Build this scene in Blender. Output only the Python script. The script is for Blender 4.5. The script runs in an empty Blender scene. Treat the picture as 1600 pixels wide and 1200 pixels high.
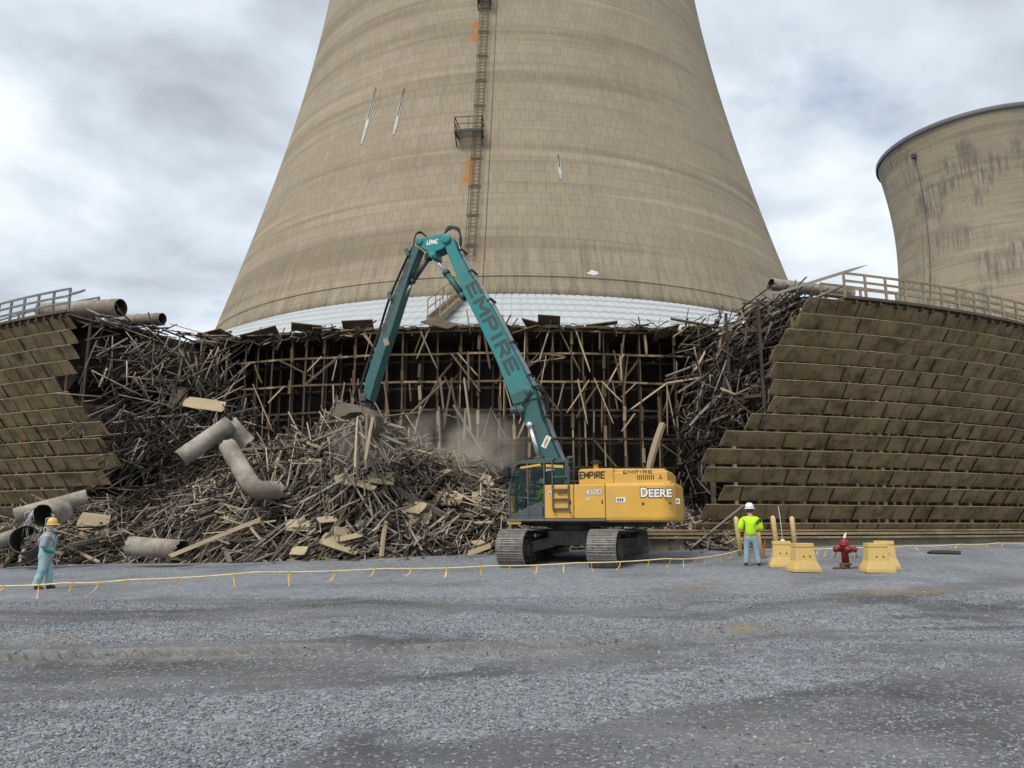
import bpy, bmesh, math, random
import numpy as np
from mathutils import Vector, Matrix, Euler

# ------------------------------------------------------------------ camera, sky, sun, exposure
scene = bpy.context.scene
COL = scene.collection
random.seed(7)
RNG = np.random.default_rng(11)
R = math.radians
PITCH = math.atan(218 / 1200)
EYE = Vector((0, 0, 1.6))
cd = bpy.data.cameras.new('camera')
cam = bpy.data.objects.new('camera', cd)
COL.objects.link(cam)
cd.sensor_width = 36
cd.lens = 27
cd.clip_end = 5000
cam.location = EYE
cam.rotation_euler = (R(90) + PITCH, 0, 0)
scene.camera = cam

SUN_EL, SUN_AZ = R(52), R(215)          # azimuth measured from +Y clockwise: behind the camera, to the left
world = bpy.data.worlds.new('World')
scene.world = world
world.use_nodes = True
wn, wl = world.node_tree.nodes, world.node_tree.links
wn.clear()


def WN(t, **kw):
    n = wn.new(t)
    for k, v in kw.items():
        setattr(n, k, v)
    return n


def wmath(op, a, b=None):
    n = WN('ShaderNodeMath', operation=op)
    for i, v in enumerate((a, b)):
        if v is None:
            continue
        if isinstance(v, (int, float)):
            n.inputs[i].default_value = v
        else:
            wl.new(v, n.inputs[i])
    return n.outputs[0]


sky = WN('ShaderNodeTexSky', sky_type='NISHITA')
sky.sun_disc = False
sky.sun_elevation = SUN_EL
sky.sun_rotation = SUN_AZ
tc = WN('ShaderNodeTexCoord')
sep = WN('ShaderNodeSeparateXYZ')
wl.new(tc.outputs['Generated'], sep.inputs[0])
zz = wmath('ADD', wmath('MAXIMUM', sep.outputs[2], 0.0), 0.22)
cx = wmath('DIVIDE', sep.outputs[0], zz)
cy = wmath('DIVIDE', sep.outputs[1], zz)
comb = WN('ShaderNodeCombineXYZ')
wl.new(cx, comb.inputs[0])
wl.new(cy, comb.inputs[1])


def wnoise(scale, detail, rough, off, dist=0.0, sc=(1, 1, 1)):
    m = WN('ShaderNodeMapping')
    m.inputs['Location'].default_value = off
    m.inputs['Scale'].default_value = sc
    wl.new(comb.outputs[0], m.inputs[0])
    n = WN('ShaderNodeTexNoise')
    n.inputs['Scale'].default_value = scale
    n.inputs['Detail'].default_value = detail
    n.inputs['Roughness'].default_value = rough
    n.inputs['Distortion'].default_value = dist
    wl.new(m.outputs[0], n.inputs['Vector'])
    return n.outputs[0]


def wramp(fac, stops):
    r = WN('ShaderNodeValToRGB')
    e = r.color_ramp.elements
    while len(e) < len(stops):
        e.new(0.5)
    for i, (p, c) in enumerate(stops):
        e[i].position = p
        e[i].color = (*c, 1)
    wl.new(fac, r.inputs[0])
    return r.outputs[0]


broad = wnoise(1.25, 4.0, 0.55, (6.4, 2.9, 0), 0.35)
fine = wnoise(3.1, 9.0, 0.58, (1.7, 5.2, 0), 0.35)
mixv = wmath('ADD', wmath('MULTIPLY', broad, 0.69), wmath('MULTIPLY', fine, 0.33))
# a darker bank of cloud towards the right and overhead, brighter to the left
mixv = wmath('SUBTRACT', mixv, wmath('MULTIPLY', cx, 0.026))
cloud = wramp(mixv, [(0.35, (3.4, 3.65, 4.05)), (0.43, (4.7, 5.2, 5.8)), (0.50, (5.9, 6.5, 7.2)),
                     (0.56, (7.2, 7.7, 8.15)), (0.64, (8.2, 8.5, 8.7))])
gap = wnoise(1.3, 6.0, 0.55, (8.3, 2.2, 0), 0.2)
gapf = wramp(gap, [(0.63, (0, 0, 0)), (0.72, (0.7, 0.7, 0.7))])
mx = WN('ShaderNodeMix', data_type='RGBA')
wl.new(gapf, mx.inputs[0])
wl.new(cloud, mx.inputs[6])
skyb = WN('ShaderNodeVectorMath', operation='SCALE')
wl.new(sky.outputs[0], skyb.inputs[0])
skyb.inputs[3].default_value = 1.3
wl.new(skyb.outputs[0], mx.inputs[7])
bg = WN('ShaderNodeBackground')
bg.inputs[1].default_value = 0.09
wl.new(mx.outputs[2], bg.inputs[0])
wo = WN('ShaderNodeOutputWorld')
wl.new(bg.outputs[0], wo.inputs[0])

sl = bpy.data.lights.new('sun', 'SUN')
sl.energy = 2.0
sl.angle = R(18)
sl.color = (1.0, 0.95, 0.88)
sun = bpy.data.objects.new('sun', sl)
COL.objects.link(sun)
sdir = Vector((math.sin(SUN_AZ) * math.cos(SUN_EL), math.cos(SUN_AZ) * math.cos(SUN_EL), math.sin(SUN_EL)))
sun.rotation_euler = sdir.to_track_quat('Z', 'Y').to_euler()
sun.location = sdir * 60

scene.view_settings.view_transform = 'Standard'
scene.view_settings.look = 'None'
scene.view_settings.exposure = 0.5
scene.view_settings.gamma = 1.0
scene.cycles.use_denoising = True
scene.cycles.max_bounces = 6
scene.cycles.transparent_max_bounces = 12
scene.cycles.volume_bounces = 3
scene.cycles.volume_max_steps = 128


# ------------------------------------------------------------------ measuring helpers
def ray(px, py):
    x, z = (px - 800) / 1200, (600 - py) / 1200
    c, s = math.cos(PITCH), math.sin(PITCH)
    return Vector((x, c - s * z, s + c * z))


def at(px, py, Y):
    d = ray(px, py)
    return EYE + d * (Y / d.y)


def sstep(a, b, x):
    t = np.clip((np.asarray(x, float) - a) / (b - a), 0, 1)
    return t * t * (3 - 2 * t)


def gz(x, y):
    s = sstep(10, 24, y)
    return s * (0.14 + 0.02 * np.clip(x, -14, 14)) + 0.32 * sstep(25.5, 30.5, y) * (.35 + .65 * sstep(-16, -2, x))


def ground_at(px, py):
    d = ray(px, py)
    t = 3.0
    while t < 200:
        p = EYE + d * t
        if p.z <= float(gz(p.x, p.y)):
            return Vector((p.x, p.y, float(gz(p.x, p.y))))
        t += 0.02
    return p


DC = 80.0                      # distance to the axis of the near cooling tower


def pol(r, th, z):
    return Vector((r * math.sin(th), DC - r * math.cos(th), z))


def theta_at(px, r, py=650):
    d = ray(px, py)
    k = d.x / d.y
    a, b, c = 1 + k * k, -2 * DC, DC * DC - r * r
    q = max(b * b - 4 * a * c, 0)
    y = (-b - math.sqrt(q)) / (2 * a)
    return math.atan2(k * y, DC - y)


def hashn(ix, iy, seed):
    h = (ix * 374761393 + iy * 668265263 + seed * 974634777) & 0xffffffff
    h = ((h ^ (h >> 13)) * 1274126177) & 0xffffffff
    return ((h ^ (h >> 16)) & 0xffff) / 65535.0


def vnoise(x, y, seed=0):
    x = np.asarray(x, float)
    y = np.asarray(y, float)
    ix, iy = np.floor(x).astype(np.int64), np.floor(y).astype(np.int64)
    fx, fy = x - ix, y - iy
    fx, fy = fx * fx * (3 - 2 * fx), fy * fy * (3 - 2 * fy)
    a, b = hashn(ix, iy, seed), hashn(ix + 1, iy, seed)
    c, d = hashn(ix, iy + 1, seed), hashn(ix + 1, iy + 1, seed)
    return (a * (1 - fx) + b * fx) * (1 - fy) + (c * (1 - fx) + d * fx) * fy


def fbm(x, y, seed=0, o=4):
    s, a, t = 0, 0.5, 0
    for i in range(o):
        s = s + a * vnoise(x * 2 ** i, y * 2 ** i, seed + i)
        t += a
        a *= 0.5
    return s / t


# ------------------------------------------------------------------ objects
def link(o, parent=None):
    COL.objects.link(o)
    if parent is not None:
        o.parent = parent
    return o


def tag(o, label=None, cat=None, group=None, kind=None):
    if label:
        o['label'] = label
    if cat:
        o['category'] = cat
    if group:
        o['group'] = group
    if kind:
        o['kind'] = kind
    return o


def curve(pts, n=6):
    pts = [Vector(p) for p in pts]
    P = [pts[0] * 2 - pts[1]] + pts + [pts[-1] * 2 - pts[-2]]
    out = []
    for i in range(1, len(P) - 2):
        for k in range(n):
            t = k / n
            out.append(.5 * (2 * P[i] + (P[i + 1] - P[i - 1]) * t + (2 * P[i - 1] - 5 * P[i] + 4 * P[i + 1] - P[i + 2]) * t * t + (3 * P[i] - P[i - 1] - 3 * P[i + 1] + P[i + 2]) * t ** 3))
    return out + [pts[-1]]


def thing(name, label, cat, loc=(0, 0, 0), rz=0.0, group=None):
    o = bpy.data.objects.new(name, None)
    o.empty_display_size = 0.3
    link(o)
    o.location = loc
    o.rotation_euler = (0, 0, rz)
    return tag(o, label, cat, group)


BOXF = [(0, 1, 3, 2), (4, 6, 7, 5), (0, 4, 5, 1), (2, 3, 7, 6), (0, 2, 6, 4), (1, 5, 7, 3)]


class MB:
    def __init__(self):
        self.v, self.f, self.m, self.s = [], [], [], []
        self.uv = None

    def add(self, vs, fs, m=0, smooth=False):
        n = len(self.v)
        self.v.extend([tuple(p) for p in vs])
        for f in fs:
            self.f.append(tuple(i + n for i in f))
            self.m.append(m)
            self.s.append(smooth)
        return self

    def box(self, c, s, rot=None, m=0):
        M = rot if rot is not None else Matrix.Identity(3)
        c = Vector(c)
        vs = []
        for x in (-.5, .5):
            for y in (-.5, .5):
                for z in (-.5, .5):
                    vs.append(c + M @ Vector((x * s[0], y * s[1], z * s[2])))
        return self.add(vs, BOXF, m)

    def box2(self, a, b, m=0):
        a, b = Vector(a), Vector(b)
        return self.box((a + b) / 2, [abs(b[i] - a[i]) for i in range(3)], None, m)

    def beam(self, p0, p1, w, h=None, up=(0, 0, 1), m=0):
        p0, p1 = Vector(p0), Vector(p1)
        d = p1 - p0
        L = d.length
        if L < 1e-6:
            return self
        d.normalize()
        up = Vector(up)
        if abs(d.dot(up)) > 0.98:
            up = Vector((1, 0, 0)) if abs(d.x) < 0.9 else Vector((0, 1, 0))
        sx = d.cross(up).normalized()
        u = sx.cross(d)
        rot = Matrix((d, sx, u)).transposed()
        return self.box((p0 + p1) / 2, (L, w, h or w), rot, m)

    def tube(self, pts, r, n=8, cap=True, m=0, closed=False):
        pts = [Vector(p) for p in pts]
        rs = r if isinstance(r, (list, tuple)) else [r] * len(pts)
        vs, fs = [], []
        ref = None
        for i, p in enumerate(pts):
            a = pts[i - 1] if i > 0 else p
            b = pts[i + 1] if i < len(pts) - 1 else p
            d = (b - a).normalized()
            if ref is None:
                ref = Vector((0, 0, 1)) if abs(d.z) < 0.9 else Vector((1, 0, 0))
            x = d.cross(ref).normalized()
            y = x.cross(d).normalized()
            ref = y
            for k in range(n):
                t = 2 * math.pi * k / n
                vs.append(p + (x * math.cos(t) + y * math.sin(t)) * rs[i])
        for i in range(len(pts) - 1):
            for k in range(n):
                fs.append((i * n + k, i * n + (k + 1) % n, (i + 1) * n + (k + 1) % n, (i + 1) * n + k))
        self.add(vs, fs, m, True)
        if cap:
            b = len(self.v) - len(vs)
            self.f.append(tuple(b + k for k in reversed(range(n))))
            self.f.append(tuple(b + (len(pts) - 1) * n + k for k in range(n)))
            self.m += [m, m]
            self.s += [False, False]
        return self

    def lathe(self, c, prof, n=16, m=0, axis=None):
        """prof: list of (radius, height) turned about z (or about 'axis' through c)"""
        c = Vector(c)
        q = Vector((0, 0, 1)).rotation_difference(Vector(axis)).to_matrix() if axis is not None else Matrix.Identity(3)
        vs, fs = [], []
        for (r, z) in prof:
            for k in range(n):
                t = 2 * math.pi * k / n
                vs.append(c + q @ Vector((r * math.cos(t), r * math.sin(t), z)))
        for i in range(len(prof) - 1):
            for k in range(n):
                fs.append((i * n + k, i * n + (k + 1) % n, (i + 1) * n + (k + 1) % n, (i + 1) * n + k))
        fs.append(tuple(reversed(range(n))))
        fs.append(tuple((len(prof) - 1) * n + k for k in range(n)))
        return self.add(vs, fs, m, True)

    def prism(self, poly, y0, y1, m=0, mapf=None):
        """polygon in (x, z) pushed along y; mapf turns (x, y, z) into a point"""
        mapf = mapf or (lambda x, y, z: (x, y, z))
        n = len(poly)
        vs = [mapf(x, y0, z) for x, z in poly] + [mapf(x, y1, z) for x, z in poly]
        fs = [tuple(range(n)), tuple(reversed(range(n, 2 * n)))]
        fs += [(i, i + n, (i + 1) % n + n, (i + 1) % n) for i in range(n)]
        return self.add(vs, fs, m)

    def build(self, name, mats, parent=None, world=False, bevel=0.0, flip=True):
        me = bpy.data.meshes.new(name)
        me.from_pydata(self.v, [], self.f)
        for mt in (mats if isinstance(mats, (list, tuple)) else [mats]):
            me.materials.append(mt)
        if any(self.m):
            me.polygons.foreach_set('material_index', self.m)
        me.polygons.foreach_set('use_smooth', self.s)
        if flip:
            bm = bmesh.new()
            bm.from_mesh(me)
            bmesh.ops.recalc_face_normals(bm, faces=bm.faces)
            bm.to_mesh(me)
            bm.free()
        me.update()
        o = bpy.data.objects.new(name, me)
        link(o, parent)
        if parent is not None and world:
            Mx = Matrix.Translation(parent.location) @ parent.rotation_euler.to_matrix().to_4x4()
            o.matrix_parent_inverse = Mx.inverted()
        if parent is None and not world:
            vs = np.array(self.v)
            c = Vector(((vs[:, 0].min() + vs[:, 0].max()) / 2, (vs[:, 1].min() + vs[:, 1].max()) / 2, vs[:, 2].min()))
            me.transform(Matrix.Translation(-c))
            o.location = c
        if bevel:
            b = o.modifiers.new('bevel', 'BEVEL')
            b.width = bevel
            b.segments = 2
            b.limit_method = 'ANGLE'
            b.angle_limit = R(35)
        return o


def np_mesh(name, V, F, mat, sizes=None):
    me = bpy.data.meshes.new(name)
    V = np.asarray(V, np.float32)
    F = np.asarray(F, np.int32)
    k = F.shape[1]
    me.vertices.add(len(V))
    me.vertices.foreach_set('co', V.ravel())
    me.loops.add(F.size)
    me.loops.foreach_set('vertex_index', F.ravel())
    me.polygons.add(len(F))
    me.polygons.foreach_set('loop_start', np.arange(0, F.size, k, dtype=np.int32))
    me.materials.append(mat)
    me.update(calc_edges=True)
    me.validate()
    return me


# ------------------------------------------------------------------ materials
def new_mat(name):
    m = bpy.data.materials.new(name)
    m.use_nodes = True
    nt = m.node_tree
    nt.nodes.clear()
    out = nt.nodes.new('ShaderNodeOutputMaterial')
    p = nt.nodes.new('ShaderNodeBsdfPrincipled')
    nt.links.new(p.outputs[0], out.inputs[0])
    return m, nt, p, out


class NT:
    def __init__(self, nt):
        self.nt = nt

    def n(self, t, ins=None, **kw):
        nd = self.nt.nodes.new(t)
        for k, v in kw.items():
            setattr(nd, k, v)
        for k, v in (ins or {}).items():
            self.put(nd, k, v)
        return nd

    def put(self, nd, k, v):
        s = nd.inputs[k]
        if hasattr(v, 'is_linked'):
            self.nt.links.new(v, s)
        else:
            if isinstance(v, tuple) and len(v) == 3 and s.type == 'RGBA':
                v = (*v, 1)
            s.default_value = v

    def math(self, op, a, b=0.0, clamp=False):
        nd = self.n('ShaderNodeMath', operation=op)
        nd.use_clamp = clamp
        self.put(nd, 0, a)
        self.put(nd, 1, b)
        return nd.outputs[0]

    def mix(self, f, a, b, blend='MIX'):
        nd = self.n('ShaderNodeMix', data_type='RGBA', blend_type=blend)
        self.put(nd, 0, f)
        self.put(nd, 6, a)
        self.put(nd, 7, b)
        return nd.outputs[2]

    def noise(self, vec, scale, detail=4, rough=.55, sc=None, dist=0.0):
        if sc is not None:
            mp = self.n('ShaderNodeMapping', {'Vector': vec, 'Scale': sc})
            vec = mp.outputs[0]
        return self.n('ShaderNodeTexNoise', {'Vector': vec, 'Scale': scale, 'Detail': detail, 'Roughness': rough, 'Distortion': dist}).outputs[0]

    def ramp(self, f, stops, interp='LINEAR'):
        r = self.n('ShaderNodeValToRGB')
        r.color_ramp.interpolation = interp
        e = r.color_ramp.elements
        while len(e) < len(stops):
            e.new(.5)
        for i, (p, c) in enumerate(stops):
            e[i].position = p
            c = (c, c, c) if isinstance(c, (int, float)) else c
            e[i].color = (*c, 1)
        self.put(r, 0, f)
        return r.outputs[0]

    def bump(self, h, strength, dist=.02):
        return self.n('ShaderNodeBump', {'Height': h, 'Strength': strength, 'Distance': dist}).outputs[0]


def simple(name, col, rough=.6, metal=0.0, var=.18, scale=6.0, dirt=None, dirt_amt=.0, spec=.4, bump=0.0):
    m, nt, p, out = new_mat(name)
    t = NT(nt)
    co = t.n('ShaderNodeTexCoord').outputs['Object']
    n1 = t.noise(co, scale, 6, .6)
    f = t.ramp(n1, [(.3, 1 - var), (.7, 1 + var * .6)])
    c = t.mix(1.0, col, f, 'MULTIPLY')
    if dirt:
        n2 = t.noise(co, scale * .45, 7, .68)
        c = t.mix(t.ramp(n2, [(.5 - dirt_amt * .25, 0.0), (.74 - dirt_amt * .2, min(1, dirt_amt))]), c, dirt)
    t.put(p, 'Base Color', c)
    t.put(p, 'Roughness', t.math('ADD', t.math('MULTIPLY', n1, .25), rough - .12))
    p.inputs['Metallic'].default_value = metal
    p.inputs['Specular IOR Level'].default_value = spec
    if bump:
        t.put(p, 'Normal', t.bump(t.noise(co, scale * 5, 4, .6), bump, .01))
    return m


def wood(name, stops, grain=(6, 6, 6), rough=.85, island=True):
    m, nt, p, out = new_mat(name)
    t = NT(nt)
    co = t.n('ShaderNodeTexCoord').outputs['Object']
    rnd = t.n('ShaderNodeNewGeometry').outputs['Random Per Island'] if island else t.n('ShaderNodeObjectInfo').outputs['Random']
    base = t.ramp(rnd, stops)
    n = t.noise(co, 1.0, 6, .65, sc=grain)
    c = t.mix(1.0, base, t.ramp(n, [(.3, .62), (.5, 1.0), (.72, 1.25)]), 'MULTIPLY')
    t.put(p, 'Base Color', c)
    p.inputs['Roughness'].default_value = rough
    p.inputs['Specular IOR Level'].default_value = .2
    t.put(p, 'Normal', t.bump(n, .3, .01))
    return m


WEATHERED = [(0.0, (.022, .018, .014)), (.28, (.065, .053, .042)), (.5, (.15, .127, .104)), (.74, (.265, .232, .195)), (.9, (.38, .32, .235)), (1.0, (.50, .41, .28))]
M_shadedlath = wood('shaded_lath', [(0, (.012, .010, .009)), (.55, (.04, .034, .03)), (.85, (.10, .086, .07)), (1, (.24, .20, .15))], (9, 9, 9))  # cavity shade put into the colour: darker copy of the debris wood
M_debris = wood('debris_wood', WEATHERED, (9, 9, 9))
M_core = simple('void_shade_core', (.010, .008, .006), .95, var=.5, scale=5, bump=.4)  # near black stands in for the shaded voids between the sticks
M_plank = {
    'grey': wood('grey_timber', [(0, (.16, .14, .12)), (1, (.25, .22, .185))], (2, 25, 25), island=False),
    'brown': wood('brown_timber', [(0, (.10, .072, .045)), (1, (.19, .14, .09))], (2, 25, 25), island=False),
    'pale': wood('pale_timber', [(0, (.33, .26, .17)), (1, (.45, .36, .24))], (2, 25, 25), island=False),
    'dark': wood('dark_timber', [(0, (.035, .028, .022)), (1, (.08, .062, .048))], (2, 25, 25), island=False),
}
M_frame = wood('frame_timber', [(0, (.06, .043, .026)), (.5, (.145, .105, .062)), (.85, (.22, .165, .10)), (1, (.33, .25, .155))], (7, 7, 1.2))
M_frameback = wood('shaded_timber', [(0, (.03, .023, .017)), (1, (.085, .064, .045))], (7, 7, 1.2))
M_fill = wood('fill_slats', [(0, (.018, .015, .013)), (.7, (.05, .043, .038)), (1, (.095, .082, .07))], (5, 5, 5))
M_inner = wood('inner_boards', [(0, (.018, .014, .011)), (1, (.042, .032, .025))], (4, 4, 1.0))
M_wire = simple('rusty_wire', (.03, .024, .02), .8)
M_ply = simple('plywood', (.46, .37, .235), .8, var=.2, scale=3, dirt=(.18, .12, .07), dirt_amt=.5, bump=.2)
M_pipe = simple('fibreglass_pipe', (.42, .385, .325), .7, var=.25, scale=2.2, dirt=(.12, .09, .065), dirt_amt=.8, bump=.2)
M_pipein = simple('pipe_bore', (.03, .026, .022), .9)
M_steel = simple('dark_steel', (.045, .045, .047), .55, .3, dirt=(.16, .14, .115), dirt_amt=.5)
M_track = simple('track_steel', (.30, .285, .265), .7, .15, var=.3, scale=9, dirt=(.12, .10, .08), dirt_amt=.6)
M_black = simple('black_rubber', (.014, .014, .015), .6)
M_yellow = simple('yellow_paint', (.66, .37, .055), .5, var=.08, scale=2.2, dirt=(.46, .32, .14), dirt_amt=.45, spec=.35)
M_teal = simple('teal_paint', (.008, .225, .22), .42, var=.14, scale=3, dirt=(.10, .13, .12), dirt_amt=.45, spec=.4)
M_tealdark = simple('worn_teal_paint', (.016, .12, .12), .5, var=.25, scale=4, dirt=(.09, .085, .075), dirt_amt=.55)
M_cabgrey = simple('cab_grey', (.062, .075, .082), .5, var=.15, dirt=(.14, .13, .11), dirt_amt=.3)
M_chrome = simple('chrome_rod', (.72, .73, .75), .22, .9, var=.05)
M_ink = simple('dark_lettering', (.022, .02, .02), .55, dirt=(.05, .05, .045), dirt_amt=.2)
M_boomink = simple('faded_lettering', (.055, .06, .066), .6, var=.2, dirt=(.03, .11, .11), dirt_amt=.35)
M_stickink = simple('worn_red_lettering', (.10, .045, .042), .6, var=.2, dirt=(.02, .10, .10), dirt_amt=.5)
M_white = simple('white_lettering', (.75, .75, .73), .5, var=.06)
M_bollard = simple('cream_bollard_paint', (.68, .51, .23), .6, var=.1, scale=5, dirt=(.40, .29, .15), dirt_amt=.4)
M_barrier = simple('yellow_barrier_paint', (.62, .43, .14), .72, var=.12, scale=3.5, dirt=(.36, .27, .13), dirt_amt=.55, bump=.25)
M_stain = simple('orange_stain', (.55, .28, .05), .7)
M_red = simple('red_hydrant_paint', (.25, .018, .022), .5, var=.2, scale=9, dirt=(.12, .05, .03), dirt_amt=.3)
M_rust = simple('rusty_iron', (.11, .07, .04), .85, dirt=(.16, .11, .07), dirt_amt=.5)
M_tape = simple('yellow_tape', (.72, .42, .06), .5, var=.15)
M_cord = simple('cream_rope', (.74, .62, .32), .7)
M_skin = simple('skin', (.45, .26, .17), .5, var=.06)
M_hivis = simple('hi_vis_cloth', (.46, .82, .02), .8, var=.15, scale=9, bump=.3)
M_jeans = simple('light_denim', (.24, .33, .40), .9, var=.25, scale=8, bump=.3)
M_greycloth = simple('grey_shirt_cloth', (.33, .34, .37), .9, var=.15, scale=8, bump=.3)
M_overall = simple('pale_teal_overalls', (.26, .42, .46), .9, var=.3, scale=6, dirt=(.50, .52, .55), dirt_amt=.5, bump=.3)
M_glove = simple('green_gloves', (.012, .19, .16), .6)
M_boot = simple('brown_boots', (.05, .035, .028), .7)
M_hatw = simple('white_hard_hat', (.72, .73, .74), .35, var=.04)
M_haty = simple('yellow_hard_hat', (.70, .45, .12), .38, var=.08)
M_beard = simple('grey_hair', (.55, .54, .52), .9)
M_hair = simple('dark_hair', (.06, .045, .035), .9)
M_concrete = simple('curb_concrete', (.27, .22, .155), .9, var=.3, scale=1.6, dirt=(.10, .08, .06), dirt_amt=.6, bump=.3)
M_rail = simple('weathered_railing', (.29, .235, .155), .8, var=.25, scale=2, dirt=(.12, .09, .06), dirt_amt=.5)
M_railgrey = simple('grey_railing', (.15, .165, .17), .8, var=.25, scale=2)
M_deck = simple('deck_boards', (.10, .078, .052), .9, var=.35, scale=2)
M_ladder = simple('rusted_ladder', (.16, .115, .07), .8, var=.4, scale=3)
M_galv = simple('dark_galvanised', (.055, .055, .055), .6, .3)
M_skirt = simple('white_sheeting', (.43, .455, .47), .5, var=.07, scale=1.2, dirt=(.50, .52, .52), dirt_amt=.3)
M_orange = simple('orange_marker', (.55, .13, .03), .6)


def m_louvre():
    m, nt, p, out = new_mat('louvre_sheet')
    t = NT(nt)
    co = t.n('ShaderNodeTexCoord').outputs['Object']
    rnd = t.n('ShaderNodeNewGeometry').outputs['Random Per Island']
    c = t.ramp(rnd, [(0, (.265, .192, .096)), (1, (.315, .232, .122))])
    n1 = t.noise(co, 1.1, 7, .68)
    c = t.mix(t.ramp(n1, [(.44, 0.0), (.64, .9)]), c, (.085, .062, .036))
    n2 = t.noise(co, 1.0, 5, .6, sc=(3.5, 3.5, .7))
    c = t.mix(t.ramp(n2, [(.5, 0.0), (.75, .5)]), c, (.30, .245, .16))
    n3 = t.noise(co, .35, 3, .5)
    c = t.mix(t.ramp(n3, [(.55, 0.0), (.75, .35)]), c, (.24, .135, .05))
    t.put(p, 'Base Color', c)
    p.inputs['Roughness'].default_value = .75
    t.put(p, 'Normal', t.bump(n1, .25, .03))
    return m


M_louvre = m_louvre()
M_lip = wood('louvre_lip', [(0, (.20, .155, .09)), (1, (.30, .24, .15))], (2, 2, 9))


def m_shell(name, streaks):
    m, nt, p, out = new_mat(name)
    t = NT(nt)
    uvn = t.n('ShaderNodeUVMap')
    uvn.uv_map = 'shell'
    uv = uvn.outputs[0]
    br = t.n('ShaderNodeTexBrick', {'Vector': uv, 'Color1': (.925, .925, .93), 'Color2': (1.05, 1.05, 1.045), 'Mortar': (.60, .59, .58),
                                   'Scale': 1.0, 'Mortar Size': .024, 'Mortar Smooth': .55, 'Bias': 0.0, 'Brick Width': .66, 'Row Height': .97})
    br.offset = .5
    br.squash = 1.0
    base = t.mix(t.noise(uv, .16, 6, .62), (.245, .203, .142), (.335, .285, .212))
    # lift bands: each pour a little different, long horizontal tongues of darker concrete
    nb = t.noise(uv, 1.0, 3, .6, sc=(.018, .40, 1))
    base = t.mix(t.ramp(nb, [(.36, .60), (.5, 0.0)]), base, (.185, .150, .104))
    nb2 = t.noise(uv, 1.0, 2, .5, sc=(.03, .85, 1))
    base = t.mix(t.ramp(nb2, [(.58, 0.0), (.68, .5)]), base, (.375, .318, .235))
    # rain streaks
    ns = t.noise(uv, 1.0, 6, .66, sc=(1.5, .12, 1))
    base = t.mix(t.ramp(ns, [(.56, 0.0), (.74, .42)]), base, (.165, .137, .10))
    if streaks:
        big = t.noise(uv, .085, 3, .5)
        thin = t.noise(uv, 1.0, 7, .72, sc=(1.15, .10, 1))
        f = t.math('MULTIPLY', t.ramp(big, [(.47, 0.0), (.58, 1.0)]), t.ramp(thin, [(.45, 0.0), (.57, .9)]))
        base = t.mix(t.math('MULTIPLY', f, .95), base, (.135, .122, .108))
        thin2 = t.noise(uv, 1.0, 6, .7, sc=(.9, .07, 1))
        f2 = t.math('MULTIPLY', t.ramp(big, [(.40, 0.0), (.55, 1.0)]), t.ramp(thin2, [(.58, 0.0), (.68, .6)]))
        base = t.mix(f2, base, (.36, .37, .38))
    c = t.mix(.82, base, br.outputs[0], 'MULTIPLY')
    sepn = t.n('ShaderNodeSeparateXYZ', {'Vector': uv})
    if not streaks:
        # the foot of the shell is more stained, with run marks; rust blooms beside the ladder
        low = t.ramp(t.math('DIVIDE', t.math('SUBTRACT', sepn.outputs[1], 16.6), 8.0), [(0.0, .75), (.3, .45), (.85, 0.0)])
        run = t.noise(uv, 1.0, 5, .7, sc=(1.9, .16, 1))
        c = t.mix(t.math('MULTIPLY', low, t.ramp(run, [(.42, 0.0), (.66, 1.0)])), c, (.125, .100, .072))
        run2 = t.noise(uv, 1.0, 3, .6, sc=(2.6, .22, 1))
        c = t.mix(t.math('MULTIPLY', low, t.ramp(run2, [(.62, 0.0), (.70, .7)])), c, (.42, .37, .29))
        for (uu, vv, su, sv) in SPOTS:
            du = t.math('DIVIDE', t.math('SUBTRACT', sepn.outputs[0], uu), su)
            dv = t.math('DIVIDE', t.math('SUBTRACT', sepn.outputs[1], vv), sv)
            d2 = t.math('ADD', t.math('MULTIPLY', du, du), t.math('MULTIPLY', dv, dv))
            f = t.math('SUBTRACT', 1.0, d2, True)
            f = t.math('MULTIPLY', f, t.ramp(t.noise(uv, 2.6, 8, .75), [(.34, 0.0), (.58, 1.2)]), True)
            c = t.mix(f, c, (.36, .155, .04))
    t.put(p, 'Base Color', c)
    p.inputs['Roughness'].default_value = .9
    p.inputs['Specular IOR Level'].default_value = .15
    t.put(p, 'Normal', t.bump(br.outputs['Fac'], -.25, .03))
    return m


# ------------------------------------------------------------------ ground: one sheet to the horizon
def graded(fine0, fine1, step, far0, far1):
    a = list(np.arange(fine0, fine1 + 1e-6, step))
    s, x = step, fine1
    while x < far1:
        s *= 1.22
        x += s
        a.append(x)
    s, x = step, fine0
    b = []
    while x > far0:
        s *= 1.3
        x -= s
        b.append(x)
    return np.array(b[::-1] + a)


RUT = [(-9.5, 9.15), (-6.4, 9.62), (-3.2, 9.95), (-1.0, 10.15), (.6, 10.55), (2.1, 11.3), (4.0, 12.4)]


def rut_dist(x, y):
    """signed distance across the tyre rut and distance along it"""
    best = np.full(x.shape, 99.0)
    along = np.zeros(x.shape)
    s0 = 0
    for (ax, ay), (bx, by) in zip(RUT, RUT[1:]):
        dx, dy = bx - ax, by - ay
        L = math.hypot(dx, dy)
        t = np.clip(((x - ax) * dx + (y - ay) * dy) / L / L, 0, 1)
        px, py = ax + t * dx, ay + t * dy
        d = np.hypot(x - px, y - py)
        sg = np.sign((y - ay) * dx - (x - ax) * dy)
        m = d < np.abs(best)
        best = np.where(m, d * sg, best)
        along = np.where(m, s0 + t * L, along)
        s0 += L
    return best, along


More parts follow.
